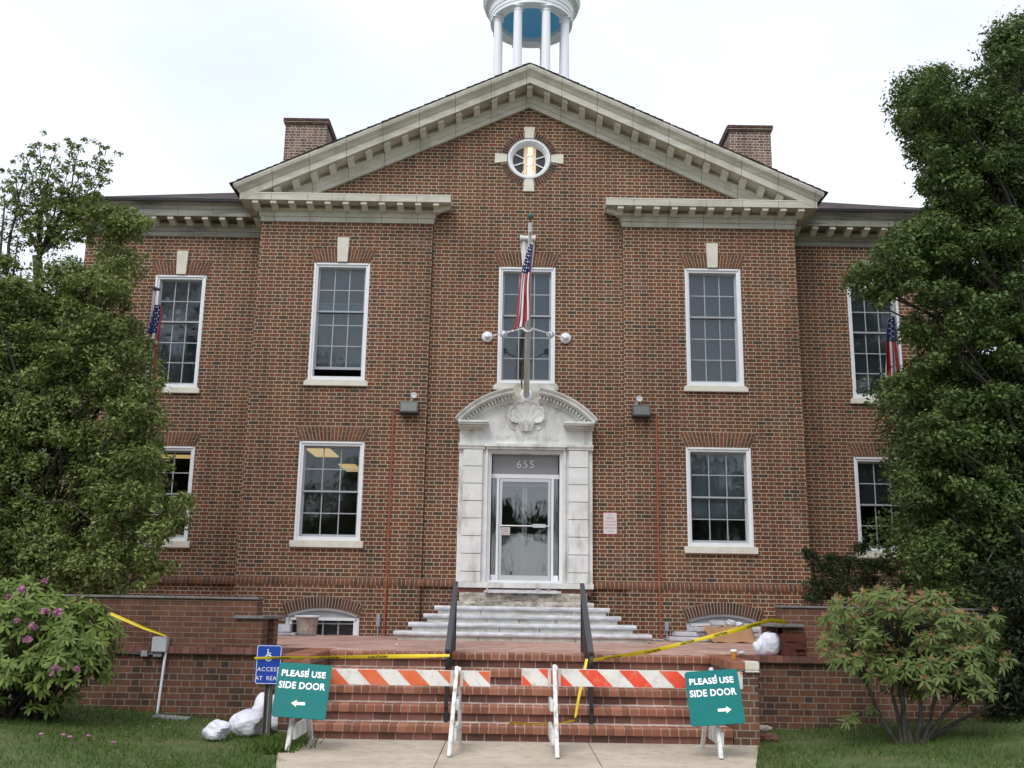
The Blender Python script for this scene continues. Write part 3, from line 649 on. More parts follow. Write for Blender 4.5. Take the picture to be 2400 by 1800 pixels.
# basement windows
for sg in (-1, 1):
    cx = sg*3.78; Y = YP-.045; Rr, cz = 1.82, -.38
    arc = lambda r, n=24, a0=R(22.6): [(cx+r*math.sin(-a0+2*a0*i/n), cz+r*math.cos(-a0+2*a0*i/n)) for i in range(n+1)]
    mb = MB()
    o_, i_ = arc(Rr-.005), arc(Rr-.055)
    mb.grid([[(x,Y+.05,z) for x,z in o_],[(x,Y+.05,z) for x,z in i_],[(x,Y+.14,z) for x,z in i_]])
    for s_ in (-1,1): mb.box(cx+s_*.70, cx+s_*.64, Y+.05, Y+.15, .9, 1.28)
    mb.box(cx-.62, cx+.62, Y+.06, Y+.16, 1.20, 1.255)
    for s_ in (-1,1): mb.box(cx+s_*.635, cx+s_*.58, Y+.08, Y+.16, .9, 1.20)
    BW = mb.build('basement_window', M['white'], hall)
    q = MB(); pr = arc(Rr-.05); q.poly([(cx-.66,Y+.11,1.22)]+[(x,Y+.11,z) for x,z in pr]+[(cx+.66,Y+.11,1.22)]); q.build('arched_panel', M['light_grey'], BW)
    q = MB(); [q.box(cx-.58+.29*k-.012, cx-.58+.29*k+.012, Y+.13, Y+.15, .9, 1.2) for k in (1,2,3)]; q.box(cx-.58,cx+.58,Y+.129,Y+.151,1.13,1.155); q.build('sash', M['sash'], BW)
    q = MB(); q.box(cx-.6, cx+.6, Y+.16, Y+.164, .9, 1.21); q.build('glass', M['glass'], BW)
    q = MB(); q.box(cx-.66, cx+.66, Y+.5, Y+.55, .8, 1.5); q.box(cx-.7,cx+.7,Y+.17,Y+.5,1.25,1.3); q.build('room', M['room'], BW)
    q, bk = MB(), MB(); n = 26; a0 = R(22.6)
    for i in range(n):
        a, b = -a0+2*a0*i/n+.004, -a0+2*a0*(i+1)/n-.004; P_ = lambda t, r: (cx+r*math.sin(t), Y-.012, cz+r*math.cos(t))
        q.prism([P_(a,Rr+.004), P_(b,Rr+.004), P_(b,Rr+.205), P_(a,Rr+.205)], (0,.05,0))
    o2, i2 = arc(Rr+.21), arc(Rr); bk.grid([[(x,Y-.005,z) for x,z in i2],[(x,Y-.005,z) for x,z in o2]]); bk.grid([[(x,Y-.005,z) for x,z in i2],[(x,Y+.06,z) for x,z in i2]])
    q.build('segmental_arch', M['dark_arch'], BW); bk.build('arch_mortar', M['mortar'], BW)

# entrance ------------------------------------------------------------
DX = .015
mb = MB()
for s_ in (-1, 1):
    mb.box(DX+s_*.735, DX+s_*1.30, -.03, YC+.02, 1.95, 4.52)
mb.box(DX-1.30, DX+1.30, -.03, YC+.02, 4.52, 4.99)
mb.box(DX-1.31, DX+1.31, -.14, YC+.02, 1.85, 1.95)
Rp, cz = 1.815, 3.885
n = 30; a0 = R(46); arcp = [(DX+(Rp-.06)*math.sin(-a0+2*a0*i/n), cz+(Rp-.06)*math.cos(-a0+2*a0*i/n)) for i in range(n+1)]
mb.prism([(DX-1.29,-.032,4.6)]+[(x,-.032,min(z,5.56)) for x,z in arcp]+[(DX+1.29,-.032,4.6)], (0,.13,0))
SR = mb.build('door_surround', M['marble'], hall)
for s_ in (-1, 1):
    for k in range(8):
        zt_ = 4.49-.335*k; zb_ = max(1.952, zt_-.327); q = MB()
        q.box(DX+s_*.835, DX+s_*1.215, -.095, -.028, zb_, zt_); q.build('pilaster_block', M['marble'], SR, bevel=.008)
q = MB()
prof = [(-.028,4.50),(-.10,4.50),(-.105,4.53),(-.13,4.56),(-.135,4.60),(-.028,4.612)]
for s_ in (-1, 1):
    a, b = sorted((DX+s_*.80, DX+s_*1.315)); q.grid([[(x,y,z) for x in (a,b)] for y,z in prof]); [q.poly([(x,y,z) for y,z in prof]) for x in (a,b)]
q.box(DX-.80, DX+.80, -.16, -.028, 4.545, 4.60); q.box(DX-.77, DX+.77, -.12, -.028, 4.50, 4.545)
for s_ in (-1, 1): q.box(DX+s_*.735, DX+s_*.775, -.085, -.028, 1.952, 4.50)
q.build('architrave', M['marble'], SR)
for s_ in (-1, 1):
    q = MB(); a, b = sorted((DX+s_*.735, DX+s_*1.32))
    for (e, z0_, z1_, yy) in ((0,4.985,5.03,-.32),(0.02,4.955,4.985,-.30),(.05,4.92,4.955,-.22),(.07,4.89,4.92,-.13)):
        q.box(a+(e if s_ > 0 else 0), b-(e if s_ < 0 else 0), yy, -.02, z0_, z1_)
    q.build('cornice_shelf', M['marble'], SR, bevel=.006)
    q = MB()
    prof = [(-.03,-.245),(-.07,-.245),(-.095,-.20),(-.10,-.19),(-.10,-.12),(-.20,-.118),(-.215,-.095),(-.29,-.09),(-.295,-.05),(-.32,-.03),(-.34,-.005),(-.34,.01),(-.03,.02)]
    t0, t1 = R(8.2), R(49.5); rows = []
    for y, dr in prof:
        rows.append([(DX+s_*(Rp+dr)*math.sin(t0+(t1-t0)*i/26), y, cz+(Rp+dr)*math.cos(t0+(t1-t0)*i/26)) for i in range(27)])
    q.grid(rows); [q.poly([r[k] for r in rows]) for k in (0,-1)]
    q.build('curved_cornice', M['marble'], SR)
    q = MB()
    for i in range(17):
        t = t0+(t1-t0)*(i+.5)/17; c = Vector((DX+s_*(Rp-.155)*math.sin(t), -.145, cz+(Rp-.155)*math.cos(t))); rd = Vector((s_*math.sin(t),0,math.cos(t))); tg = Vector((math.cos(t),0,-s_*math.sin(t)))
        q.obox(c, tg*.022, Vector((0,.045,0)), rd*.034)
    q.build('dentils', M['marble'], SR)
q = MB(); q.box(DX-.33, DX+.33, -.06, -.028, 5.40, 5.70); q.box(DX-.60, DX+.60, -.05, YC+.02, 5.695, 5.835); q.build('upper_block', M['riser_stone'], SR, bevel=.005)
for s_ in (-1, 1):
    q = MB(); q.grid([[(DX+s_*r*math.cos(R(-58+116*i/30)), y, 5.25+r*math.sin(R(-58+116*i/30))) for i in range(31)] for r, y in ((.435,-.03),(.435,-.05),(.415,-.058),(.40,-.046),(.40,-.03))]); q.build('medallion_ring', M['marble'], SR)
# scallop shell
q = MB(); rows = []; hz = 5.0; nl = 7; nu = 98
for j in range(12):
    r = .18+.82*j/11; row = []
    for i in range(nu+1):
        u = -1+2*i/nu; t = u*R(82); lob = abs(math.sin((u+1)/2*nl*math.pi)); rad = (.505-.03*abs(u)-.175*abs(u)**3)*(.91+.09*lob**.45)
        rr = rad*r; x = DX+rr*math.sin(t); z = hz+rr*math.cos(t)
        y = -.035-.075*r**2.2-.030*lob*r*(1-r*.4)-(.022 if j >= 10 else 0)
        row.append((x, y, z))
    rows.append(row)
rows.append([(x, -.028, z) for x, y, z in rows[-1]]); q.grid(rows)
for k, (a, b) in enumerate(((-.155,-.125),(-.115,-.085),(-.07,-.05),(-.045,.045),(.05,.07),(.085,.115),(.125,.155))):
    c = (a+b)/2; q.prism([(DX+a*.62,-.10,4.865),(DX+b*.62,-.10,4.865),(DX+b*1.1,-.135,5.06),(DX+a*1.1,-.135,5.06)], (0,.07,0))
q.build('scallop_shell', M['marble'], SR, smooth=False)
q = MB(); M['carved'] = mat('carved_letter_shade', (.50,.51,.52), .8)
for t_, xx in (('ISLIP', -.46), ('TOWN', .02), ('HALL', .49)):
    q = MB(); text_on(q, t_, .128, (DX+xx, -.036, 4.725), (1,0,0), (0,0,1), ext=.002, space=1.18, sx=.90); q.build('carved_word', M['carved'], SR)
# doorway
mb = MB(); YD = .16
def fr(mb, x0, x1, z0, z1, y0, y1, l, r=None, t=None, b=None):
    r = l if r is None else r; t = l if t is None else t; b = l if b is None else b
    mb.box(x0,x0+l,y0,y1,z0,z1); mb.box(x1-r,x1,y0,y1,z0,z1); mb.box(x0+l,x1-r,y0,y1,z1-t,z1); mb.box(x0+l,x1-r,y0,y1,z0,z0+b)
fr(mb, DX-.733, DX+.733, 1.952, 4.498, -.02, .12, .035, t=.035, b=.02)
fr(mb, DX-.70, DX+.70, 1.975, 4.465, .02, .20, .035, t=.03, b=.02)
mb.box(DX-.66, DX+.66, YD, YD+.06, 3.965, 4.045)
for s_ in (-1,1): mb.box(DX+s_*.51, DX+s_*.555, YD, YD+.06, 1.99, 3.965)
for s_ in (-1,1): mb.box(DX+s_*.56, DX+s_*.65, YD+.005, YD+.055, 1.99, 2.10)
DF = mb.build('door_frame', M['white'], hall)
q = MB(); q.box(DX-.645, DX+.645, YD+.02, YD+.05, 4.045, 4.44); q.build('transom_panel', M['grey_panel'], DF)
q = MB(); text_on(q, '655', .215, (DX, YD+.008, 4.235), (1,0,0), (0,0,1), ext=.006, space=1.18); q.build('house_number', M['alum'], DF)
for s_ in (-1,1): q = MB(); q.box(DX+s_*.645,DX+s_*.555,YD+.02,YD+.025,2.1,3.965); q.build('sidelight_glass', M['door_glass'], DF)
q = MB(); q.box(DX-.12,DX+.12,.05,.10,4.435,4.463); q.build('door_closer', M['bronze'], DF)
mb = MB(); fr(mb, DX-.50, DX+.50, 1.985, 3.955, YD-.01, YD+.04, .052, t=.06, b=.11); DR = mb.build('door', M['alum'], hall)
q = MB(); q.box(DX-.45, DX+.45, YD+.012, YD+.018, 2.09, 3.9); q.build('glass', M['door_glass'], DR)
q = MB(); q.tube([(DX-.47,YD-.015,3.035),(DX-.47,YD-.06,3.035),(DX+.47,YD-.06,3.035),(DX+.47,YD-.015,3.035)], .013, 8); q.box(DX+.15,DX+.40,YD-.085,YD-.05,3.005,3.075); q.build('push_bar', M['alum'], DR)
q = MB(); q.box(DX-.445,DX-.285,YD+.004,YD+.008,2.86,3.01); pn = q.build('notice', M['paper'], DR)
q = MB()
for k, t_ in enumerate(('EXIT', 'PLEASE', 'USE DOOR')): text_on(q, t_, .036, (DX-.365, YD+.002, 2.975-.045*k), (1,0,0), (0,0,1), ext=.0005)
q.build('notice_text', M['red_text'], DR)
# vestibule behind
mb = MB(); yv = .62
for s_ in (-1, 0): fr(mb, DX+s_*.5+.005, DX+s_*.5+.495, 1.97, 3.9, yv, yv+.04, .045, b=.08); mb.box(DX+s_*.5+.05, DX+s_*.5+.45, yv, yv+.04, 2.85, 2.92)
V_ = mb.build('inner_doors', M['alum'], hall)
for s_ in (-1,1): q = MB(); q.box(DX+s_*.46, DX+s_*.05, yv+.01, yv+.03, 2.05, 2.86); q.build('kick_panel', M['white'], V_)
q = MB()
q.poly([(-1.1,3.2,1.9),(1.1,3.2,1.9),(1.1,3.2,4.6),(-1.1,3.2,4.6)]); q.poly([(-1.0,.21,4.05),(1.0,.21,4.05),(1.0,3.2,4.05),(-1.0,3.2,4.05)]); q.poly([(-1.0,.2,1.96),(1.0,.2,1.96),(1.0,3.2,1.96),(-1.0,3.2,1.96)])
for s_ in (-1,1): q.poly([(s_*.95,.2,1.9),(s_*.95,3.2,1.9),(s_*.95,3.2,4.6),(s_*.95,.2,4.6)])
q.build('vestibule', M['room_mid'], V_)

# ================================================================== STEPS AND TERRACE
ST = thing('marble_steps', 'four worn marble steps below the front door, rough concrete at their top', 'steps', (-.03,-1.9,.935))
for k, (zt_, yf, hl) in enumerate(((1.078,-1.87,2.20),(1.223,-1.52,1.985),(1.368,-1.17,1.755),(1.511,-.82,1.59))):
    mb = MB(); cx = -.03; th = .080; pr = []
    for i in range(9): a = -math.pi/2+math.pi*i/8; pr.append((yf+.03-.034*math.cos(a), zt_-th/2+th/2*math.sin(a)))
    pr = [(yf+.6, zt_-th)]+pr+[(yf+.6, zt_)]
    for (a, b) in ((cx-hl, cx-.55+.12*k), (cx-.548+.12*k, cx+.55+.09*k), (cx+.552+.09*k, cx+hl)):
        mb.grid([[(x,y,z) for x in (a,b)] for y,z in pr]); [mb.poly([(x,y,z) for y,z in pr]) for x in (a,b)]
    T = mb.build('tread', M['marble_step'], ST, smooth=False)
    q = MB(); zb = .93 if k == 0 else zt_-.146; js = [cx-hl+.06, cx-.75+.35*((k*37)%3), cx+.9-.3*((k*53)%3), cx+hl-.06]
    for a, b in zip(js[:-1], js[1:]): q.box(a+.006, b-.006, yf+.05, yf+.35, zb, zt_-th-.001)
    q.build('riser', M['riser_stone'], ST); q = MB(); q.box(cx-hl+.08, cx+hl-.08, yf+.09, -.05, zb, zt_-th-.004); q.build('core', M['rough_conc'], ST)
def rough_block(x0, x1, y0, y1, z0, z1, amp, n=40):
    mb = MB(); rows = []; ring = [(y1,z1),(y0+.04,z1),(y0,z1-.05),(y0,(z0+z1)/2),(y0,z0)]
    for (y, z) in ring: rows.append([(x0+(x1-x0)*i/n, y+random.uniform(-amp,amp)*(y < y1), z+random.uniform(-amp,amp)*.5*(z > z0)) for i in range(n+1)])
    mb.grid(rows); [mb.poly([r[k] for r in rows]) for k in (0,-1)]; return mb
rough_block(-1.24, 1.30, -.50, -.06, 1.40, 1.60, .014, 60).build('broken_base', M['rough_conc'], ST)
rough_block(-1.20, 1.19, -.30, -.05, 1.50, 1.76, .012, 60).build('broken_base', M['rough_conc'], ST)
q = MB(); q.box(-1.26,1.28,-.10,-.05,1.74,1.85); q.build('gap_strip', M['riser_brick'], ST)  # brick-coloured strip standing for the dark gap below the door base
lb = MB(); lb.box(-.66,.62,-.36,-.28,1.755,1.815); lb.box(-.74,-.66,-.35,-.30,1.765,1.80); lb.box(-.70,-.665,-.37,-.30,1.80,1.84); lb.box(.22,.32,-.37,-.29,1.80,1.83); lb.box(.62,.70,-.35,-.30,1.76,1.80); lb.box(.44,.5,-.36,-.3,1.80,1.835)
tag(lb.build('loose_marble_strip', M['marble_step']), 'white marble strip lying loose under the door sill', 'stone strip')

terr = MB(); terr.box(-12, 12, -5.45, 1.0, .80, .934); terr.box(-2.60, 2.35, -5.9, -5.45, .80, .934); terr.build('terrace_floor', M['paving'], kind='structure')
BS = thing('brick_stairs', 'wide flight of red brick steps with rounded rowlock treads between low brick cheek walls', 'stairs', (-.125,-7.27,0))
SX0, SX1, RISE, RUN, YS = -2.58, 2.33, .187, .318, -7.27
def nosing(mb, x0, x1, yf, zt, pitch=.104, dep=.21, h=.092, axis='x'):
    n = round((x1-x0)/pitch); p = (x1-x0)/n
    for i in range(n):
        a, b = x0+i*p+.0068, x0+(i+1)*p-.0068; j = random.uniform(-.004,.004); jz = random.uniform(-.003,.002); rr = .03; P = [(yf+dep, zt-h), (yf+j, zt-h)]
        for k in range(5): t = math.pi/2*k/4; P.append((yf+j+rr-rr*math.cos(t), zt+jz-rr+rr*math.sin(t)))
        P.append((yf+dep, zt+jz)); pts = [(a,y,z) for y,z in P] if axis == 'x' else [(y,-a,z) for y,z in P]
        mb.prism(pts, (b-a,0,0) if axis == 'x' else (0,a-b,0))
for k in range(5):
    zt_ = RISE*(k+1); yf = YS+RUN*k; mb = MB(); nosing(mb, SX0, SX1, yf, zt_)
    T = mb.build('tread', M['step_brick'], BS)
    q = MB(); n = 24; p = (SX1-SX0)/n; off = p/2*(k % 2)
    for i in range(n+1):
        a, b = max(SX0, SX0+i*p-off)+.005, min(SX1, SX0+(i+1)*p-off)-.005
        if b-a > .02: q.box(a, b, yf+.032+random.uniform(-.002,.002), yf+.15, zt_-RISE+.006, zt_-.098)
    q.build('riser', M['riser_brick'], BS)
    q = MB(); q.box(SX0+.001, SX1-.001, yf+.037, yf+.7, zt_-RISE-.03, zt_-.094); q.box(SX0+.001, SX1-.001, yf+.012, yf+.36, zt_-.090, zt_-.007); q.build('mortar_bed', M['step_mortar'], BS)
for s_, a, b in ((-1, -2.93, -2.58), (1, 2.33, 2.65)):
    q = MB(); q.box(a+.012, b-.012, YS+.02, -5.4, -.05, .84); q.build('cheek_wall', M['wall_low'], BS)
    q = MB(); n = 18
    for i in range(n):
        y0_ = YS-.005+(1.9)*i/n; q.box(a, b, y0_+.005, y0_+1.9/n-.005, .845, .935+random.uniform(-.003,.002))
    q.build('coping', M['step_brick'], BS, bevel=.008)
    q = MB(); q.box(a+.006, b-.006, YS+.006, -5.38, .835, .928); q.build('coping_mortar', M['mortar_dark'], BS)
q = MB(); q.box(2.49, 2.655, YS-.012, YS+.18, .842, .94); q.box(2.485, 2.66, YS-.016, YS+.16, .815, .84); q.build('stone_patch', M['keystone'], BS, bevel=.01)
for s_ in (-1, 1):
    xi = -3.66 if s_ < 0 else 3.40; X = lambda a: (-.13+s_*a)
    L_ = 'left' if s_ < 0 else 'right'
    TW = thing('terrace_wall', ('tall brick terrace wall left of the stairs, grey meter box on it' if s_ < 0 else 'brick terrace wall right of the stairs, with a crumbling end pier'), 'wall', (xi, -5.55, 0))
    mb = MB(); a, b = sorted((xi, s_*12)); mb.box(a, b, -5.56, -5.25, .90, 1.56); mb.build('parapet', M['wall_up'], TW)
    q = MB(); q.box(min(a,b)-.02 if s_ < 0 else a-.02, b+.02, -5.59, -5.22, 1.56, 1.592); q.build('coping', M['grey_coping'] if 'grey_coping' in M else M.setdefault('grey_coping', noisy('coping_mortar', (.13,.12,.115), (.24,.23,.22), 5, .9, .5)), TW, bevel=.006)
    x_in = -2.93 if s_ < 0 else 2.65; a2, b2 = sorted((x_in, s_*12))
    q = MB(); q.box(a2, b2, -5.575, -5.2, -.1, .845); q.build('lower_wall', M['wall_low'], TW)
    q = MB(); n = round((b2-a2)/.104)
    for i in range(n):
        xa = a2+(b2-a2)*i/n; q.box(xa+.005, xa+(b2-a2)/n-.005, -5.635+random.uniform(-.003,.003), -5.38, .85, .936)
    q.build('rowlock_course', M['riser_brick'], TW, bevel=0)
    q = MB(); q.box(a2, b2, -5.62, -5.37, .845, .93); q.build('course_mortar', M['mortar_dark'], TW)
    if s_ < 0: body, ret, cap = (-3.91,-3.56), (-3.63,-3.52), (-3.94,-3.45)
    else: body, ret, cap = (3.38,3.69), (3.30,3.42), (3.14,3.66)
    bm_ = M['wall_up'] if s_ < 0 else M['pier_brick']
    q = MB()
    if s_ < 0: q.box(body[0], body[1], -5.625, -5.3, .937, 1.30)
    else:
        q.box(body[0], body[1], -5.62, -5.3, .937, 1.22); q.box(body[0]+.02, body[0]+.07, -5.60, -5.3, 1.22, 1.30)
        q.box(body[0]+.17, body[0]+.29, -5.66, -5.62, 1.02, 1.06); q.box(body[0]+.05, body[0]+.2, -5.635, -5.62, 1.12, 1.17); q.box(body[0]+.2, body[0]+.3, -5.63, -5.62, .95, 1.0)
    P_ = q.build('pier', bm_, TW, bevel=.006 if s_ > 0 else 0)
    q = MB(); q.box(ret[0], ret[1], -5.12, -4.85, .937, 1.30); q.build('pier', M['wall_up'], TW)
    q = MB(); q.box(body[0]+(.03), body[1]-.03, -5.30, -4.9, .937, 1.30); q.build('pier_core', M['dark_arch'], TW)
    q = MB(); ca, cb = (cap[0], body[1]+.03) if s_ < 0 else (body[0]-.03, cap[1]+.02); ra, rb = (cb, cap[1]) if s_ < 0 else (cap[0], ca)
    q.prism([(ca,-5.67,1.305),(cb,-5.67,1.305)]+([(rb,-5.22,1.305),(rb,-4.8,1.305),(ca,-4.8,1.305)] if s_ < 0 else [(cb,-4.8,1.305),(ra,-4.8,1.305),(ra,-5.22,1.305)]), (0,0,.047)); q.build('pier_cap', M['grey_coping'], TW, bevel=.012)

# handrails -------------------------------------------------------------
for x, lab in ((-1.0, 'black iron handrail left of the middle of the brick stairs'), (.72, 'black iron handrail right of the middle, with yellow tape tied to it')):
    H = thing('handrail', lab, 'handrail', (x,-6.9,.187), 'handrails on the brick stairs')
    a, b = Vector((x,-7.0,.985)), Vector((x,-5.45,1.83))
    q = MB(); q.bar(a, b, .062, .05); q.tube([a+Vector((0,-.02,-.03)), a+Vector((0,-.035,-.085))], .022, 8); q.build('top_rail', M['rail_top'], H, bevel=.008)
    q = MB(); q.bar(a-Vector((0,0,.16)), b-Vector((0,0,.16)), .03, .03); q.bar(a-Vector((0,0,.64)), b-Vector((0,0,.74)), .03, .03); q.build('lower_rail', M['black_metal'], H)
    for f, zb in ((.03, .19), (.97, .935)):
        p = a.lerp(b, f); q = MB(); q.box(x-.022, x+.022, p.y-.022, p.y+.022, zb-.01, p.z-.02); q.build('post', M['black_metal'], H)
    for k in range(20):
        p = a.lerp(b, .06+.88*k/19); q = MB(); q.box(x-.010, x+.010, p.y-.014, p.y+.014, p.z-.70, p.z-.16); q.build('baluster', M['black_metal'], H)

# ================================================================== BARRICADES
def clip_stripes(mb, x0, x1, z0, z1, y, period, wd, phase):
    h = z1-z0; k0 = int((x0-phase)/period)-2
    for k in range(k0, k0+12):
        t = phase+k*period                     # left edge at the top; leans right going down
        P = [(t, z1), (t+wd, z1), (t+wd+h*1.0, z0), (t+h*1.0, z0)]
        for ax, lim, sgn in ((0, x0, 1), (0, x1, -1)):
            Q = []
            for i in range(len(P)):
                p, q = P[i], P[(i+1) % len(P)]; ip, iq = sgn*(p[0]-lim) >= 0, sgn*(q[0]-lim) >= 0
                if ip: Q.append(p)
                if ip != iq: f = (lim-p[0])/(q[0]-p[0]); Q.append((lim, p[1]+(q[1]-p[1])*f))
            P = Q
            if len(P) < 3: break
        if len(P) >= 3: mb.poly([(a, y, b) for a, b in P])
for (x0, x1, zb, zt_, phase, stripe, lab, frames) in (
    (-2.795, -.468, .668, .835, -1.925, M['orange'], 'barricade with faded orange stripes, left one in front of the stairs', ((-2.568,-8.32,-2.471,-7.49,-2.53),(-.865,-8.53,-.80,-7.55,-.83))),
    (-.123, 2.29, .685, .868, .495, M['redorange'], 'barricade with bright red-orange stripes, right one in front of the stairs', ((.244,-8.53,.27,-7.52,.232),(1.95,-8.386,1.915,-7.549,1.94)))):
    B = thing('barricade', lab, 'barricade', ((x0+x1)/2,-8.0,0), 'striped barricades in front of the stairs')
    q = MB(); q.box(x0, x1, -8.0, -7.975, zb, zt_); bd = q.build('striped_board', M['board_white'], B, bevel=.004)
    q = MB(); clip_stripes(q, x0+.004, x1-.004, zb+.004, zt_-.004, -8.003, .44, .205, phase); q.build('stripes', stripe, bd)
    for (fx, fy, bx, by, tx) in frames:
        q = MB(); q.bar((fx,fy,.012), (tx,-8.03,zt_+.035), .042, .075, (0,1,0)); q.build('leg', M['white_old'], B, bevel=.006)
        q = MB(); q.bar((bx,by,.012), (tx+.02,-7.94,zt_+.02), .040, .075, (0,1,0)); q.build('leg', M['white_old'], B, bevel=.006)
        sd_ = 1 if fx < .1 and fx > -2 else (-1 if fx < 1 else 1); 
        if fx < -2: sd_ = 1
        q = MB()
        for zz, hh in ((.50,.055),(.20,.075)):
            f = zz/(zt_+.03); ya = fy+(-8.03-fy)*f; yb = by+(-7.94-by)*f; xx = fx+(tx-fx)*f+sd_*.038
            q.box(xx-.018, xx+.018, ya+.0, yb, zz-hh, zz+hh)
        q.build('cross_brace', M['white_old'], B, bevel=.004)
        q = MB(); [q.box(tx+e-.018, tx+e+.018, -8.022, -8.001, zb+.002, zt_-.002) for e in (-.052,.052)]; q.build('cleat', M['wood_cleat'], B)
# teal signs -------------------------------------------------------------
def rounded(w_, h_, r, n=5):
    P = []
    for cx, cy, a0 in ((w_/2-r,h_/2-r,0),(-w_/2+r,h_/2-r,90),(-w_/2+r,-h_/2+r,180),(w_/2-r,-h_/2+r,270)):
        P += [(cx+r*math.cos(R(a0+90*i/n)), cy+r*math.sin(R(a0+90*i/n))) for i in range(n+1)]
    return P
def plane_from(TL, TR, BL):
    ex = (TR-TL).normalized(); d = (BL-TL); ey = -(d-ex*d.dot(ex)).normalized(); return ex, ey
for (tl, tr, br, bl, arrow, lab) in (
    ((656,1551),(779,1560),(762,1687),(635,1679), -1, 'teal PLEASE USE SIDE DOOR sign with arrow pointing left, tilted, leaning on the left barricade'),
    ((1603,1575),(1728,1567),(1747,1695),(1621,1703), 1, 'teal PLEASE USE SIDE DOOR sign with arrow pointing right, leaning on the right barricade')):
    yt, yb = -8.12, -8.40; TL, TR_, BR_, BL = at(*tl,yt), at(*tr,yt), at(*br,yb), at(*bl,yb); c = (TL+TR_+BR_+BL)/4
    ex, ey = ((TR_-TL)+(BR_-BL)).normalized(), None; d = ((TL-BL)+(TR_-BR_)); ey = (d-ex*d.dot(ex)).normalized(); ez = ex.cross(ey)
    sh = d.dot(ex)/d.length     # residual shear of the hand-cut panel
    W_, H_ = ((TR_-TL).length+(BR_-BL).length)/2, d.length/2*.995
    S_ = thing('direction_sign', lab, 'sign', (c.x, c.y, c.z-.3), 'side door signs')
    P3 = lambda x, y, o=0: c+ex*(x+sh*y)+ey*y+ez*o
    q = MB(); q.prism([P3(x,y,0) for x,y in rounded(W_, H_, .035)], -ez*.012); q.build('panel', M['teal'], S_)
    q = MB()
    for t_, yy, sz, tw in (('PLEASE USE', .178, .094, .50), ('SIDE DOOR', .046, .104, .525)):
        vs, fs = text_mesh(t_, sz, bold=.0030, ext=.0006, space=1.06); vs = fit(vs, tw*W_/.60); q.add([P3(v.x-.008, v.y+yy, .0015+v.z) for v in vs], fs)
    q.build('lettering', M['sign_white'], S_)
    q = MB(); ax = -.02 if arrow < 0 else .085; ay = -.145; s2 = arrow
    q.poly([P3(ax+s2*a, ay+b, .002) for a, b in ((-.07,.016),(.02,.016),(.02,.038),(.075,0),(.02,-.038),(.02,-.016),(-.07,-.016))]); q.build('arrow', M['sign_white'], S_)
    q = MB(); q.poly([P3(ax+s2*a, ay+b, .0008) for a, b in ((-.10,.035),(.0,.035),(.02,.09),(.12,0),(.0,-.09),(-.01,-.035),(-.10,-.035))]); q.build('painted_over_arrow', M['teal_old'], S_)
    q = MB(); q.tube([P3(.035,.225,.002), P3(.04,.24,.014), P3(.045,.15,.014)], .006, 6); q.build('hook', M['sign_white'], S_)
# blue access sign
S_ = thing('access_sign', 'blue wheelchair ACCESS AT REAR sign on a brown steel post', 'sign', (-3.04,-7.27,0))
q = MB(); q.box(-3.085,-3.075,-7.285,-7.24,0,1.0); q.box(-3.005,-2.995,-7.285,-7.24,0,1.0); q.box(-3.075,-3.005,-7.25,-7.24,0,1.0); q.build('post', M['post'], S_)
q = MB(); [q.box(-3.045,-3.035,-7.2535,-7.2505,.05+.025*k,.06+.025*k) for k in range(22)]; q.build('post_holes', M['keystone'], S_)
c = Vector((-3.055,-7.30,.825)); EX, EZ = Vector((1,0,0)), Vector((0,0,1)); P2 = lambda x, z, o=0: c+EX*x+EZ*z-Vector((0,o,0)); sh = lambda x, z, o=0: P2(x+.0*z, z, o)
q = MB(); q.prism([sh(x,y) for x,y in rounded(.292,.44,.025)], (0,.004,0)); q.build('panel', M['blue'], S_)
q = MB(); o_, i_ = rounded(.280,.428,.021), rounded(.268,.416,.017); q.grid([[sh(x,y,.0015) for x,y in o_],[sh(x,y,.0015) for x,y in i_]], True)
text_on(q, 'ACCESS', .066, sh(.0,-.055,.0015), EX, EZ, ext=.0004, space=1.15); text_on(q, 'AT  REAR', .066, sh(.0,-.155,.0015), EX, EZ, ext=.0004, space=1.05)
q.lathe([(.0,0),(.009,0)], tuple(sh(-.015,.165,.0015)), 10, axis='y')
q.build('lettering', M['sign_white'], S_)
q = MB(); pts_ = [(-.015,.15),(-.012,.105),(.02,.10),(.038,.065),(.055,.07)]
for a, b in zip(pts_[:-1], pts_[1:]): q.bar(sh(*a,.002), sh(*b,.002), .016, .002, (0,1,0))
q.bar(sh(-.012,.125,.002), sh(.022,.125,.002), .012, .002, (0,1,0))
ring = [(-.003+.036*math.cos(R(a)), .078+.036*math.sin(R(a))) for a in range(120, 361, 20)]
for a, b in zip(ring[:-1], ring[1:]): q.bar(sh(*a,.002), sh(*b,.002), .012, .002, (0,1,0))
q.build('wheelchair_symbol', M['sign_white'], S_)
# no smoking sign
S_ = thing('no_smoking_sign', 'small white sign with red border and red text on the wall right of the door', 'sign', (1.66,.09,3.1))
c = Vector((1.665, YC-.006, 3.11)); Pn = lambda x, z, o=0: c+Vector((x,-o,z))
q = MB(); q.prism([Pn(x,y) for x,y in rounded(.285,.43,.028)], (0,.004,0)); q.build('panel', M['red_text'], S_)
q = MB(); q.poly([Pn(x,y,.002) for x,y in rounded(.258,.403,.02)]); q.build('white_field', M['paper'], S_)
q = MB()
for k, t_ in enumerate(('NO','SMOKING','WITHIN 50 FEET','OF BUILDING','UNDER PENALTY','OF LAW')): text_on(q, t_, .042, Pn(0,.158-.062*k,.003), (1,0,0), (0,0,1), ext=.0004, sx=.78)
q.build('lettering', M['red_text'], S_)

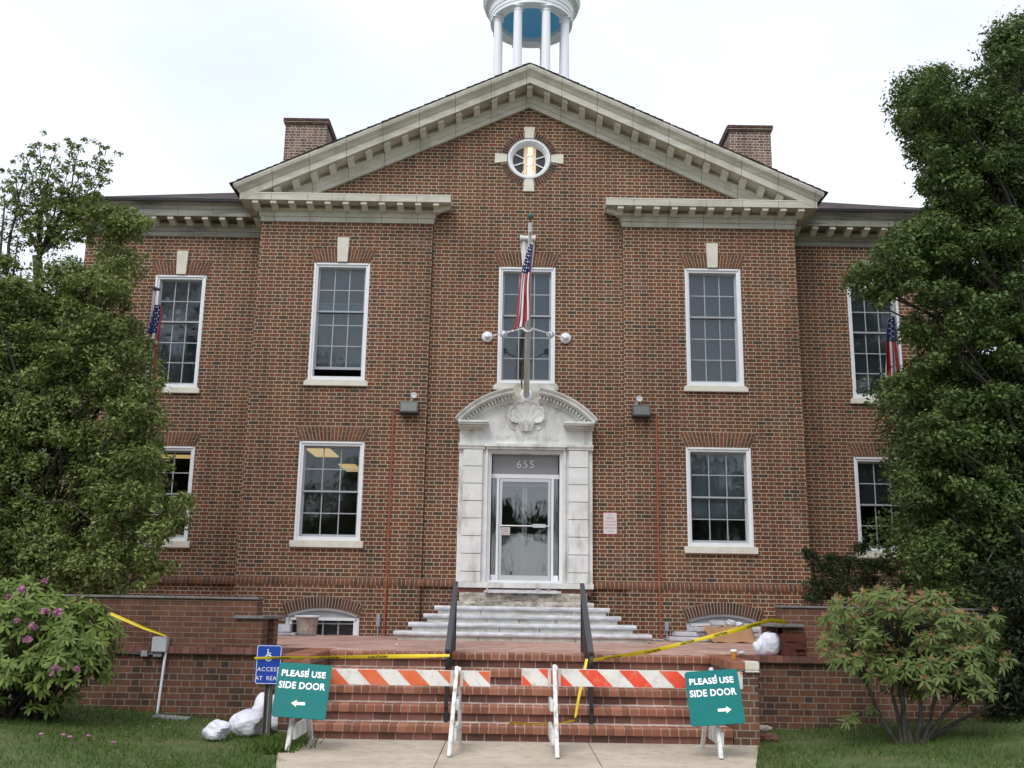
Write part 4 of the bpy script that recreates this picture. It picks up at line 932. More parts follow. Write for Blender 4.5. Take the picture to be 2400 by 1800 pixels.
# ================================================================== CAUTION TAPE
def tape(label, pts, width=.07, text=True, twist=0, sag=0.):
    P = [Vector(p) for p in pts]; Q = []
    for a, b in zip(P[:-1], P[1:]):
        n = max(2, int((b-a).length/.08))
        for i in range(n): f = i/n; Q.append(a.lerp(b, f)-Vector((0,0,sag*4*f*(1-f))))
    Q.append(P[-1]); L = [0]
    for a, b in zip(Q[:-1], Q[1:]): L.append(L[-1]+(b-a).length)
    def frame(s_):
        s_ = min(max(s_, 0), L[-1]-1e-4); i = max(0, min(len(Q)-2, int(np.searchsorted(L, s_, 'right'))-1)); f = (s_-L[i])/(L[i+1]-L[i]); p = Q[i].lerp(Q[i+1], f)
        d = (Q[i+1]-Q[i]).normalized(); up_ = Vector((0,-.25,1)) if abs(d.z) < .8 else Vector((1,0,.2)); w_ = (up_-d*up_.dot(d)).normalized()
        a = .55*math.sin(s_*2.1+twist) ; w_ = (Matrix.Rotation(a, 3, d) @ w_); return p, d, w_
    mb = MB(); rows = []; n = max(4, int(L[-1]/.05))
    for i in range(n+1):
        p, d, w_ = frame(L[-1]*i/n); ww = width*(.55+.45*abs(math.sin(L[-1]*i/n*1.3+twist)))
        rows.append([p-w_*ww/2, p+d.cross(w_)*.006, p+w_*ww/2])
    mb.grid(rows); t = mb.build('caution_tape', M['tape'], smooth=True); tag(t, label, 'caution tape', 'yellow caution tape strung round the stairs')
    if text:
        tm, fs = text_mesh('CAUTION', .05, bold=.0015, ext=0, sx=1.0); s_ = .3
        while s_ < L[-1]-.3:
            vs = []
            for v in tm:
                p, d, w_ = frame(s_+v.x); nrm = d.cross(w_); nrm = nrm if nrm.y < 0 else -nrm; vs.append(p+w_*v.y*.8+nrm*.012)
            q = MB(); q.add(vs, fs); q.build('lettering', M['ink'], t); s_ += .56
    return t
tape('yellow tape strung from the blue sign to the left handrail', [(-3.215,-7.33,.895), (-2.93,-7.33,.905), (-2.2,-7.18,.915), (-.97,-7.04,.945)], .05)
tape('long yellow tape rising from the right handrail to the right pier cap', [(.70,-7.02,.91), (1.5,-6.7,1.02), (2.6,-6.05,1.25), (3.2,-5.78,1.40), (3.42,-5.68,1.375)], .064, twist=1.2)
tape('yellow tape end hanging from the right handrail onto the bottom step', [(.66,-7.05,.93), (.63,-7.10,.80), (.56,-7.14,.50), (.515,-7.15,.25), (.36,-7.17,.215), (.10,-7.2,.205), (-.25,-7.16,.207)], .04, text=False, twist=2)
tape('short yellow tape from the grey meter box into the rhododendron', [(-4.80,-5.72,1.075), (-5.1,-5.72,1.17), (-5.55,-5.8,1.36)], .045, text=False)
tape('scrap of yellow tape caught in the bush right of the stairs', [(4.02,-6.9,1.80), (4.16,-6.95,1.68)], .03, text=False)

# ================================================================== WALL FITTINGS
for sg, xl, xc in ((-1, -2.29, -2.60), (1, 2.27, 2.58)):
    z = 5.30; Y = 0
    Fl = thing('floodlight', f'dark floodlight with small round spot on top, on the wall {"left" if sg < 0 else "right"} of the door', 'lamp', (xl, 0, z-.13), 'wall floodlights')
    q = MB(); q.prism([(xl-.18,-.02,z-.14),(xl-.18,-.02,z+.11),(xl-.18,-.13,z+.115),(xl-.18,-.19,z-.11),(xl-.18,-.15,z-.14)], (.36,0,0)); q.box(xl-.05,xl+.05,-.05,.0,z-.05,z+.05); q.build('housing', M['bronze'], Fl, bevel=.01)
    q = MB(); q.poly([(xl-.15,-.1425,z+.085),(xl+.15,-.1425,z+.085),(xl+.15,-.187,z-.085),(xl-.15,-.187,z-.085)]); q.build('lens', M['lens'], Fl)
    q = MB(); xx = xl+.07 if sg < 0 else xl-.06; q.tube([(xx-.03*1,-.09,z+.11),(xx,-.11,z+.19)], .02, 8); q.lathe([(.03,.06),(.055,0),(.062,-.03),(.056,-.035),(.001,-.03)], (xx+.02,-.12,z+.235), 18, axis='y'); q.build('spot_lamp', M['alum'], Fl)
    C_ = thing('conduit', f'copper coloured pipe running down the wall to the terrace, {"left" if sg < 0 else "right"} of the door', 'pipe', (xc,-.07,.94), 'wall conduits')
    q = MB(); q.tube([(xl-sg*-.0+(.0),-.03,z-.02),(xc,-.03,z-.02)] if False else [(xl+(-.17 if sg<0 else .17),-.03,z-.03),(xc+.03*-sg,-.03,z-.03),(xc,-.03,z-.06),(xc,-.03,2.05),(xc,-.085,1.95),(xc,-.085,.937)], .019, 8); q.build('pipe', M['copper'], C_)
    xb = xc+sg*.12
    E_ = thing('outlet_box', f'small grey outlet box on a stub, low on the wall {"left" if sg < 0 else "right"} of the steps', 'outlet', (xb,-.09,.94), 'wall outlets')
    q = MB(); q.box(xb-.035,xb+.035,-.11,-.05,1.10,1.34 if sg < 0 else 1.28); q.build('box', M['grey_metal'], E_, bevel=.006); q = MB(); q.tube([(xb,-.08,1.10),(xb,-.08,.937)], .017, 8); q.build('stub', M['grey_metal'], E_)
E_ = thing('meter_box', 'pale grey square meter box fixed to the left terrace wall above a white pipe', 'meter box', (-4.885,-5.6,.85))
q = MB(); q.box(-4.985,-4.79,-5.70,-5.575,.865,1.06); q.build('box', M['light_grey'], E_, bevel=.008)
q = MB(); q.box(-4.97,-4.86,-5.66,-5.575,.80,.86); q.box(-5.14,-5.05,-5.64,-5.575,.80,.885); q.build('junction_box', M['grey_metal'], E_, bevel=.006)
q = MB(); q.tube([(-4.97,-5.61,.835),(-5.55,-5.61,.85),(-6.6,-5.61,.87)], .014, 8); q.build('side_conduit', M['grey_metal'], E_)
q = MB(); q.tube([(-4.81,-5.63,.87),(-4.82,-5.63,.75),(-4.85,-5.65,.03)], .017, 8); q.build('pipe', M['white'], E_)
q = MB(); q.prism([(-4.83,-5.72,.055),(-4.35,-5.80,.035),(-4.33,-6.02,.035),(-4.81,-5.97,.055)], (0,0,.035)); tag(q.build('splash_block', M['grey_metal'], bevel=.006), 'flat grey splash block in the grass below the meter box', 'splash block')

# ================================================================== FLAGPOLES AND FLAGS
Fp = thing('flagpole', 'white flagpole leaning out above the door, braced by two twisted stays', 'flagpole', (0,-.1,5.56))
pb, pt_ = Vector((.008,-.12,5.585)), Vector((.006,-2.5,8.24))
q = MB(); q.tube([pb.lerp(pt_, f) for f in (0,.25,.5,.75,1)], [.058,.055,.048,.040,.028], 16); q.build('pole', M['pole'], Fp, smooth=True)
q = MB(); q.lathe([(.125,0),(.125,-.03),(.105,-.05),(.001,-.055)], (.01,-.03,5.595), 28, axis='y'); q.build('base_plate', M['porcelain'], Fp, smooth=False)
q = MB(); q.tube([pt_, pt_+Vector((0,-.05,.06))], .012, 8); q.ball(pt_+Vector((.005,-.06,.10)), .058, 16); q.build('finial_ball', M['verdigris'], Fp, smooth=True)
q = MB(); q.tube([pt_.lerp(pb,.04)+Vector((0,-.02,-.05)), pt_+Vector((0,.01,.0))], .036, 10); q.build('truck', M['porcelain'], Fp)
cl = pb.lerp(pt_, .40)
for s_ in (-1, 1):
    wp = Vector((s_*.79, -.0+YC-.02, 6.80)); md = cl.lerp(wp, .58)
    q = MB(); n = 46; rows = []
    st_ = cl+Vector((s_*.06,0,.03))
    for i in range(n+1):
        f = i/n; p = st_.lerp(wp, f); a = f*26; d = (wp-st_).normalized(); sx_ = d.cross(Vector((0,0,1))).normalized(); sz_ = sx_.cross(d); u_ = sx_*math.cos(a)+sz_*math.sin(a); v_ = -sx_*math.sin(a)+sz_*math.cos(a)
        rows.append([p+u_*.017+v_*.007, p+u_*.017-v_*.007, p-u_*.017-v_*.007, p-u_*.017+v_*.007])
    q.grid(rows, True); q.build('stay', M['porcelain'], Fp)
    q = MB(); q.ball(md, .055, 12, (1,1,1.1)); q.lathe([(.06,-.03),(.075,0),(.06,.03)], tuple(md), 16, axis='y'); q.build('turnbuckle', M['porcelain'], Fp, smooth=True)
    q = MB(); q.lathe([(.11,0),(.112,-.03),(.09,-.05),(.05,-.055),(.045,-.09),(.001,-.10)], (wp.x, YC-.005, wp.z), 24, axis='y'); q.build('wall_rosette', M['porcelain'], Fp, smooth=True)
q = MB(); q.tube([cl+Vector((-.09,-.0,.03)),cl+Vector((-.06,-.03,-.03)),cl+Vector((0,-.06,-.055)),cl+Vector((.06,-.03,-.03)),cl+Vector((.09,0,.03))], .018, 8); q.build('collar', M['porcelain'], Fp)
q = MB(); pp = [pb.lerp(pt_, .30)+Vector((-.075,-.03,-.02)), pb.lerp(pt_,.18)+Vector((-.085,-.03,-.03)), pb.lerp(pt_,.08)+Vector((-.10,-.03,-.02)), pb+Vector((-.085,-.05,.10))]; q.tube(pp, [.006,.009,.018,.012], 7); q.build('halyard', M['rope'], Fp)
def flag(label, top, drop, drift, w0, w1, seed, blue_v=.42, blue_u=.6, yaw=0):
    r_ = random.Random(seed); nu, nv = 52, 40; top = Vector(top); mb = MB(); rows = []
    ph = [r_.uniform(0,6) for _ in range(4)]
    def pos(u, v):
        wv = w0+(w1-w0)*v**.75; x = (u-.5)*wv*(1+.12*math.sin(5*v+ph[0])); fold = math.sin(u*2*math.pi*2.4+ph[1]+1.2*v)*(.035+.06*v)+math.sin(u*13+ph[2])*.012
        x += .25*wv*math.cos(u*2*math.pi*2.4+ph[1]+1.2*v)*.35
        z = -drop*v*(1-.14*(u-.2)*v*(1 if drift < 0 else -1)) - .03*math.sin(u*7+ph[3])*v
        return top+Vector((x*math.cos(yaw)+drift*v+.02*math.sin(6*v+ph[2]), fold+x*math.sin(yaw), z))
    for j in range(nv+1): rows.append([pos(i/nu, j/nv) for i in range(nu+1)])
    b = MB()
    for j in range(nv):
        for i in range(nu):
            u, v = (i+.5)/nu, (j+.5)/nv; b.mi = 2 if (v < blue_v and u < blue_u) else (0 if int(u*13) % 2 == 0 else 1)
            b.add([rows[j][i],rows[j][i+1],rows[j+1][i+1],rows[j+1][i]], [(0,1,2,3)])
    bm_o = b.build('flag', [M['flag_red'], M['flag_white'], M['flag_blue']], smooth=False)
    m_ = bm_o.data; bmx = bmesh.new(); bmx.from_mesh(m_); bmesh.ops.remove_doubles(bmx, verts=bmx.verts, dist=1e-5); bmx.to_mesh(m_); bmx.free(); m_.polygons.foreach_set('use_smooth', [True]*len(m_.polygons))
    tag(bm_o, label, 'flag', 'flags of the united states hanging limp')
    s_ = MB()
    for a in range(5):
        for bb in range(9):
            u, v = blue_u*(a+.6+.3*(bb%2))/5.6, blue_v*(bb+.8)/9.8; p = pos(u, v)
            for oy in (-.006,.006): s_.poly([p+Vector((.015*math.cos(R(90+36*k))*(1 if k%2==0 else .45), oy, .019*math.sin(R(90+36*k))*(1 if k%2==0 else .45))) for k in range(10)])
    s_.build('stars', M['flag_white'], bm_o); return bm_o
flag('stars and stripes hanging limp from the pole over the door', (.01,-2.37,7.87), 1.60, -.15, .05, .26, 3, .36, .95)
for sg, px, zt_ in ((-1, -6.79, 7.05), (1, 6.63, 7.13)):
    Fp = thing('flagpole', f'slim grey upright flagpole in front of the {"left" if sg < 0 else "right"} wing', 'flagpole', (px,-2,.93))
    q = MB(); q.tube([(px,-2,.93),(px,-2,4),(px,-2,zt_)], [.045,.04,.028], 12); q.build('pole', M['pole_grey'], Fp, smooth=True)
    q = MB(); q.box(px-.03,px+.09 if sg < 0 else px+.05,-2.04,-1.96,zt_-.03,zt_); q.lathe([(.035,zt_),(.03,zt_+.03),(.001,zt_+.04)], (px,-2,0), 12); q.build('truck', M['bronze'], Fp)
flag('stars and stripes hanging limp from the left flagpole, half hidden by the tree', (-6.69,-2.06,6.72), 1.80, -.12, .12, .48, 9, .30, .9)
flag('stars and stripes hanging limp from the right flagpole, half hidden by the tree', (6.56,-2.06,6.72), 1.6, -.14, .08, .40, 21, .30, .9)

# ================================================================== THINGS ON THE TERRACE
def sack(name, label, c, sx_, sy_, sz_, seed, tie=None, tilt=0, cat='sandbag', group='white sandbags', peak=None):
    bm = bmesh.new(); bmesh.ops.create_icosphere(bm, subdivisions=5, radius=1); r_ = random.Random(seed)
    ws = [(Vector((r_.gauss(0,1),r_.gauss(0,1),r_.gauss(0,1))).normalized(), r_.uniform(2,9), r_.uniform(0,6), r_.uniform(.010,.035)) for _ in range(12)]
    for v in bm.verts:
        d = v.co.normalized(); k = 1+sum(a*math.sin(f*d.dot(w_)+p) for w_, f, p, a in ws)
        k += sum(.013*(1-abs(math.sin(f*.7*d.dot(w_)+2*p)))**3 for w_, f, p, a in ws[:7])+sum(.005*math.sin((f*2.2+9)*d.dot(w_)+p*3) for w_, f, p, a in ws[3:9])
        if peak is not None:
            al = d.dot(Vector(peak).normalized()); k *= 1+max(0, al-.45)**1.5*1.3
        if tie is not None:
            t = Vector(tie).normalized(); al = d.dot(t)
            if al > .8: k *= 1-.30*(al-.8)/.2+.045*math.sin(14*math.atan2(d.cross(t).x, d.cross(t).y+1e-6))
            elif al > .3: k *= 1+.025*math.sin(12*math.atan2(d.cross(t).x, d.cross(t).y+1e-6))*(al-.3)*2
        x, y, z = d.x*k*sx_, d.y*k*sy_, d.z*k*sz_
        if z < -sz_*.75: z = -sz_*.75+(z+sz_*.75)*.15
        v.co = Vector((x*math.cos(tilt)-z*math.sin(tilt), y, x*math.sin(tilt)+z*math.cos(tilt)))
    zm = min(v.co.z for v in bm.verts)
    for v in bm.verts: v.co.z -= zm
    me = bpy.data.meshes.new(name); bm.to_mesh(me); bm.free(); me.polygons.foreach_set('use_smooth', [True]*len(me.polygons)); me.materials.append(M['sack'])
    o = bpy.data.objects.new(name, me); col.objects.link(o); o.location = c; tag(o, label, cat, group); return o
sack('sandbag', 'plump white sack standing beside the right brick pier', (3.262,-5.42,.934), .145, .13, .185, 5, (0.1,-.1,1))
sack('sandbag', 'small slumped white sack against the left side of the plump sack', (3.13,-5.44,.934), .095, .11, .115, 8)
sack('sandbag', 'white sack lying tied end towards the walk, lowest of the heap', (-3.58,-7.35,-.0), .155, .17, .115, 14, (.9,-.6,-.3))
sack('sandbag', 'bulging white sack slumped in the middle of the heap by the blue sign', (-3.32,-7.0,-.0), .215, .19, .165, 17, (.9,-.3,-.2))
sack('sandbag', 'white sack rising to a point against the wall, back of the heap', (-3.22,-6.62,.0), .20, .16, .20, 23, tilt=R(-6), peak=(.25,0,1))
sack('sandbag', 'grey white sack mostly behind the blue sign post', (-2.98,-6.72,.03), .15, .16, .15, 31, (1,-.5,0))
# urn planter
U_ = thing('planter', 'weathered clay urn planter with white rim in front of the left basement window', 'planter', (-3.95,-.58,.935))
q = MB(); rows = []
for r, h in ((.11,0),(.165,.01),(.178,.05),(.18,.10),(.185,.115),(.178,.125),(.182,.15),(.195,.28),(.205,.325)):
    rows.append([(-3.95+(r*(1+(.02*math.cos(22*t) if .005 < h < .1 else 0)))*math.cos(t), -.58+r*(1+(.02*math.cos(22*t) if .005 < h < .1 else 0))*math.sin(t), .935+h) for t in [2*math.pi*i/132 for i in range(132)]])
q.grid(rows, True); q.build('bowl', M['terracotta'], U_, smooth=True)
q = MB(); q.lathe([(.205,.322),(.232,.335),(.236,.348),(.232,.36),(.19,.36),(.18,.30),(.001,.30)], (-3.95,-.58,.935), 40); q.build('rim', M['white'], U_, smooth=False)
def slab(label, x0, x1, y0, y1, z0, z1, rot=0, m_='marble_step', group='salvaged marble pieces on the terrace'):
    q = MB(); cx, cy = (x0+x1)/2, (y0+y1)/2; q.box(x0-cx, x1-cx, y0-cy, y1-cy, 0, z1-z0)
    o = q.build('marble_slab', M[m_], bevel=.018); o.location = (cx, cy, z0); o.rotation_euler = (0, 0, rot); tag(o, label, 'stone slab', group); return o
slab('pale block with sloping side on a flat slab, left of the urn', -4.56,-4.25,-.65,-.35,.985,1.13, .05)
slab('thin flat white slab under the pale block left of the urn', -4.66,-4.12,-.78,-.3,.937,.983, .03)
slab('thin flat slab under the urn', -4.16,-3.62,-.80,-.36,.9345,.9375)
slab('lowest long slab left of the cardboard', 2.64,3.42,-.75,-.35,.937,1.02, -.02)
slab('long rounded slab on top of the lowest slab', 2.76,3.40,-.72,-.35,1.023,1.11, .02)
slab('short block on top of the slab stack beside the cardboard', 3.08,3.34,-.80,-.36,1.113,1.20, .3)
slab('lowest slab right of the cardboard', 3.98,4.33,-.72,-.3,.937,1.02, .05)
slab('middle slab right of the cardboard', 3.96,4.31,-.70,-.3,1.023,1.11, -.04)
slab('upper slab right of the cardboard', 3.92,4.31,-.72,-.3,1.113,1.21, .04)
slab('small white chip of stone on top of the right slab stack', 4.00,4.16,-.62,-.48,1.212,1.27, .3)
slab('flat chip of marble at the foot of the right copper pipe', 2.32,2.57,-.66,-.45,.937,.968, .1)
slab('white angular offcut lying on the cardboard top', 3.40,3.66,-.72,-.56,1.225,1.32, .25)
q = MB(); rows = []
for j, (y, z) in enumerate(((-1.02,.945),(-.94,.955),(-.90,.99),(-.86,1.08),(-.80,1.185),(-.66,1.215),(-.48,1.20),(-.40,1.15))):
    n = 14; rows.append([((3.41-.035*j)+(4.17-.008*j-3.41+.035*j)*i/n, y+.012*math.sin(i*1.7+j), z+.012*math.sin(i*.9+j*1.3)+(.012*(i/n))) for i in range(n+1)])
q.grid(rows); cbd = q.build('cardboard_sheet', M['cardboard'], smooth=True); tag(cbd, 'folded brown cardboard sheet leaning over the marble pieces', 'cardboard')
so_ = cbd.modifiers.new('thickness', 'SOLIDIFY'); so_.thickness = .006
def crumple(name, label, c, r, m_, seed, cat, sq=(1,1,.7)):
    bm = bmesh.new(); bmesh.ops.create_icosphere(bm, subdivisions=3, radius=r); r_ = random.Random(seed)
    for v in bm.verts: v.co = Vector((v.co.x*sq[0], v.co.y*sq[1], v.co.z*sq[2]))*(1+r_.uniform(-.22,.22))
    me = bpy.data.meshes.new(name); bm.to_mesh(me); bm.free(); me.materials.append(M[m_]); o = bpy.data.objects.new(name, me); col.objects.link(o); o.location = c; tag(o, label, cat); return o
crumple('plastic_film', 'crumpled silvery film on top of the cardboard', (3.78,-.62,1.275), .085, 'foil', 3, 'rubbish', (1.1,.8,.75))
crumple('white_rag', 'crumpled white rag right of the silvery film', (3.93,-.62,1.26), .065, 'sack', 6, 'rubbish', (1.2,.8,.6))
crumple('bottle_shard', 'small clear plastic scrap on the brick edge beside the paper cup', (2.86,-5.5,.96), .035, 'foil', 12, 'rubbish', (1.3,.8,.7))
crumple('white_scrap', 'scrap of white litter on the terrace left of the stairs', (-1.9,-4.3,.95), .022, 'paper', 15, 'rubbish')
crumple('paper_scrap', 'white crumpled scrap on the left pier cap', (-3.86,-5.5,1.358), .035, 'paper', 19, 'rubbish', (1.7,1,.4))
crumple('broken_brick', 'loose red brick lump in the grass at the right end of the stairs', (2.86,-6.7,.03), .10, 'riser_brick', 25, 'brick', (1.3,.9,.55))
crumple('curb_stone', 'grey stone lump behind the loose red brick at the right wall foot', (2.95,-5.9,.04), .10, 'rough_conc', 26, 'stone', (1.6,.8,.5))
Cp = thing('paper_cup', 'orange paper coffee cup with white lid on the right cheek wall', 'cup', (2.475,-6.75,.937))
q = MB(); q.lathe([(.028,0),(.038,.095)], (2.475,-6.75,.937), 20); q.build('cup_body', M['cup'], Cp, smooth=True)
q = MB(); q.lathe([(.042,.093),(.042,.103),(.038,.105),(.034,.118),(.001,.118)], (2.475,-6.75,.937), 20); q.build('lid', M['sign_white'], Cp)

# ================================================================== FOLIAGE
def leaves(name, clumps, material, parent, L=.075, W=.034, up=.5, dens=1.0, shell=.55, quad=True, flat=.0):
    """clumps: (cx,cy,cz, rx,ry,rz, n)"""
    Cs = []; Ds = []
    for (cx, cy, cz, rx, ry, rz, n) in clumps:
        n = int(n*dens); d = rng.normal(size=(n,3)); d /= np.linalg.norm(d, axis=1)[:,None]
        d[:,2] = np.where((d[:,2] < -.3) & (rng.random(n) < .45), -d[:,2], d[:,2])
        rr = shell+(1-shell)*rng.random(n)**.6; rr *= 1+.16*np.sin(d[:,0]*5+cx*7)*np.sin(d[:,2]*6+cz*5)+.13*rng.normal(size=n)
        Cs.append(np.c_[cx+d[:,0]*rr*rx, cy+d[:,1]*rr*ry, cz+d[:,2]*rr*rz]); Ds.append(d)
    C = np.concatenate(Cs); D = np.concatenate(Ds); n = len(C)
    nrm = D*.6+rng.normal(size=(n,3))*.55; nrm[:,2] += up; nrm /= np.linalg.norm(nrm, axis=1)[:,None]
    t = rng.normal(size=(n,3))+D*.7; t -= nrm*(t*nrm).sum(1)[:,None]; t /= np.linalg.norm(t, axis=1)[:,None]; b = np.cross(nrm, t)
    s = (.55+.85*rng.random(n)**1.4)[:,None]
    V = np.empty((n*4,3)); V[0::4] = C-t*L*.5*s; V[1::4] = C+b*W*.5*s+nrm*W*.18*s+t*L*.05*s; V[2::4] = C+t*L*.5*s; V[3::4] = C-b*W*.5*s+nrm*W*.18*s+t*L*.05*s
    return raw_mesh(name, V, 4, material, parent)
def inside(p, poly):
    x, y = p; c = False; j = len(poly)-1
    for i in range(len(poly)):
        xi, yi = poly[i]; xj, yj = poly[j]
        if (yi > y) != (yj > y) and x < (xj-xi)*(y-yi)/(yj-yi)+xi: c = not c
        j = i
    return c
def fill_clumps(poly, Y, dy, n, r0, r1, leaf_n, seed, gap=.62, squash=.72):
    r_ = random.Random(seed); out_ = []; xs = [p[0] for p in poly]; ys = [p[1] for p in poly]; tries = 0
    while len(out_) < n and tries < n*80:
        tries += 1; u, v = r_.uniform(min(xs), max(xs)), r_.uniform(min(ys), max(ys)); r = r_.uniform(r0, r1)
        if not inside((u, v), poly): continue
        if not all(inside((u+r*.6*math.cos(a), v+r*.5*math.sin(a)), poly) for a in (0,1.57,3.14,4.71)): 
            r = r*.55
            if not all(inside((u+r*.5*math.cos(a), v+r*.5*math.sin(a)), poly) for a in (0,1.57,3.14,4.71)): continue
        y = Y+r_.uniform(-dy, dy); p = at(u, v, y); R_ = r*(y+CD)/F_PX
        if any((Vector(o[:3])-p).length < gap*(o[3]+R_)*.55 for o in out_): continue
        out_.append((p.x, p.y, p.z, R_, R_*1.0, R_*squash, leaf_n*(R_/.3)**2))
    return out_
def limb(mb, a, b, ra, rb, bend=.15, n=7, seed=0):
    r_ = random.Random(seed); a, b = Vector(a), Vector(b); L_ = (b-a).length; o = Vector((r_.uniform(-1,1), r_.uniform(-1,1), r_.uniform(-.3,.8)))*L_*bend; P = []
    for i in range(n+1):
        f = i/n; P.append(a.lerp(b, f)+o*math.sin(math.pi*f)+Vector((r_.uniform(-1,1),r_.uniform(-1,1),0))*L_*.012)
    mb.tube(P, [ra+(rb-ra)*i/n for i in range(n+1)], 6)
    return P
M['leaf_tip'] = leafmat('pale_tip_leaf', [(0,(.15,.20,.055)),(.6,(.22,.28,.085)),(1,(.30,.35,.12))])
M['leaf_tip_r'] = leafmat('pale_tip_leaf_right', [(0,(.085,.13,.040)),(.6,(.14,.195,.06)),(1,(.20,.25,.085))])
def tips(cl, f): return [(x, y-.15*ry, z+.28*rz, rx*.96, ry*.96, rz*.92, n*f) for (x,y,z,rx,ry,rz,n) in cl]  # paler leaves gathered towards the top and front of each clump
# left tree
LT = thing('tree', 'evergreen holly tree filling the left side, thin leafy shoots rising above it', 'tree', (-7.6,-3.4,.9))
low = [(-60,560),(30,600),(90,640),(150,600),(220,600),(262,520),(300,500),(345,492),(352,525),(320,560),(290,585),(338,580),(348,602),(318,640),(325,668),(312,705),(308,760),(345,785),(385,845),(385,895),(352,930),(350,950),(385,985),(375,1030),(385,1065),(425,1078),(395,1120),(440,1165),(478,1170),(450,1200),(435,1240),(395,1260),(380,1290),(430,1345),(395,1375),(300,1392),(200,1400),(-60,1420)]
cl_ = fill_clumps(low, -3.7, .35, 70, 50, 88, 430, 1, gap=.72, squash=.6)+fill_clumps(low, -4.1, .45, 230, 14, 34, 430, 31, gap=.6)+fill_clumps(low, -2.9, .3, 60, 40, 65, 230, 12, gap=.6)
top = fill_clumps([(185,478),(330,486),(362,520),(330,575),(240,600),(180,560)], -3.6, .3, 30, 18, 30, 300, 2, gap=.45)
sp = []
for (u, v, r) in ((20,430,16),(50,455,18),(75,480,20),(35,500,22),(95,425,14),(75,360,12),(88,338,10),(60,400,14),(125,470,16),(150,395,16),(165,360,14),(185,345,10),(200,330,10),(160,330,10),(130,420,18),(150,450,20),(175,440,20),(205,410,10),(235,360,8),(252,345,7),(240,378,7),(200,470,16),(165,490,22),(225,455,10),(235,435,8),(110,520,22),(60,540,26),(20,560,24),(150,530,18),(85,575,20),(10,480,16),(180,515,14),(5,400,8),(30,380,7),(125,350,7),(210,500,14),(232,482,10),(12,520,20),(45,580,20)):
    p = at(u, v, -3.6+random.uniform(-.3,.3)); R_ = r*15.6/F_PX; sp.append((p.x,p.y,p.z,R_,R_,R_*.8, 15+r*2.6))
cl_ += fill_clumps([(-20,560),(-160,520),(-330,640),(-440,850),(-450,1100),(-380,1350),(-20,1420)], -3.7, .9, 60, 60, 105, 260, 57, gap=.6)
mid_ = fill_clumps([(-40,400),(60,420),(130,440),(190,450),(250,470),(215,540),(160,600),(90,640),(-40,640)], -3.6, .3, 80, 9, 19, 150, 3, gap=.55)
leaves('crown', cl_+top+mid_, M['leaf_l'], LT, L=.080, W=.037); leaves('tip_leaves', tips(cl_+top, .22), M['leaf_tip'], LT, L=.060, W=.026, shell=.85, up=.8)
mb = MB(); base = Vector((-7.6,-3.4,.9)); fork = at(92,600,-3.5)
limb(mb, base, fork, .13, .075, .04, 10, 1)
for i, (u, v) in enumerate(((185,345),(130,350),(60,360),(252,345),(235,440),(95,335),(20,440),(175,500),(215,540),(210,380),(160,400),(120,430),(40,400),(258,400))):
    for k_, p_ in enumerate(limb(mb, fork, at(u, v, -3.6), .026, .005, .06, 14, 20+i)[4:]):
        for _ in range(2):
            c_ = p_+Vector((random.gauss(0,.12), random.gauss(0,.10), random.gauss(0,.08))); r_s = random.uniform(.05,.11); sp.append((c_.x,c_.y,c_.z,r_s,r_s,r_s*.8, 26*(r_s/.08)**1.5))
limb(mb, base+Vector((-.3,0,.2)), at(10,480,-3.7), .09, .012, .05, 9, 41); limb(mb, base+Vector((-.3,0,.2)), at(40,560,-3.7), .07, .01, .05, 9, 42); limb(mb, at(15,640,-3.7), at(78,352,-3.7), .03, .006, .05, 9, 43)
for i, c in enumerate(cl_[::6]): limb(mb, base+Vector((0,0,random.uniform(.4,3.4)*min(1,max(.1,(c[2]-1)/4)))), (c[0],c[1],c[2]), .04, .010, .10, 7, 60+i)
for i, (a, b) in enumerate((((38,1050),(62,1090)),((30,1140),(80,1175)),((160,1178),(232,1235)),((235,1142),(300,1170)),((70,1250),(135,1280)),((100,1180),(150,1175)))):
    limb(mb, at(*a,-4.45), at(*b,-4.4), .014, .011, .06, 5, 90+i)
mb.build('trunk', M['bark'], LT, smooth=True); leaves('shoot_leaves', sp, M['leaf_l'], LT, L=.068, W=.028, shell=.15)
# right tree
RT = thing('tree', 'large dense dark evergreen tree on the right, lobed crown rising past the eaves', 'tree', (8.1,-3.8,.9))
poly = [(2460,0),(2400,28),(2370,62),(2330,60),(2322,105),(2305,120),(2325,150),(2270,175),(2255,160),(2225,160),(2210,105),(2195,118),(2150,150),(2145,180),(2120,190),(2100,200),(2082,240),(2085,285),(2110,305),(2125,350),(2150,375),(2165,400),(2155,430),(2175,460),(2165,490),(2125,510),(2090,540),(2060,560),(2030,590),(2000,628),(1982,650),(2000,680),(2035,700),(2050,735),(2085,700),(2140,690),(2150,720),(2110,760),(2120,800),(2145,830),(2150,860),(2110,880),(2085,895),(2040,960),(2025,980),(2080,985),(2100,1010),(2095,1060),(2110,1090),(2150,1080),(2105,1120),(2060,1140),(2025,1155),(2055,1170),(2110,1175),(2100,1210),(2085,1265),(2110,1300),(2130,1340),(2110,1400),(2180,1420),(2250,1445),(2460,1500)]
cl_ = fill_clumps(poly, -3.8, .4, 80, 52, 95, 470, 5, gap=.72, squash=.62)+fill_clumps(poly, -4.3, .5, 250, 15, 36, 430, 35, gap=.6)+fill_clumps(poly, -3.0, .3, 110, 45, 75, 240, 15, gap=.5)
cl_ += fill_clumps([p for p in poly[:32]]+[(2040,600),(2460,640)], -3.5, .5, 90, 26, 60, 330, 55, gap=.6)
cl2 = [(c[0],c[1],c[2],c[3],c[4],c[5], c[6]*(.95 if c[2] > 7.6 else 1)) for c in cl_]
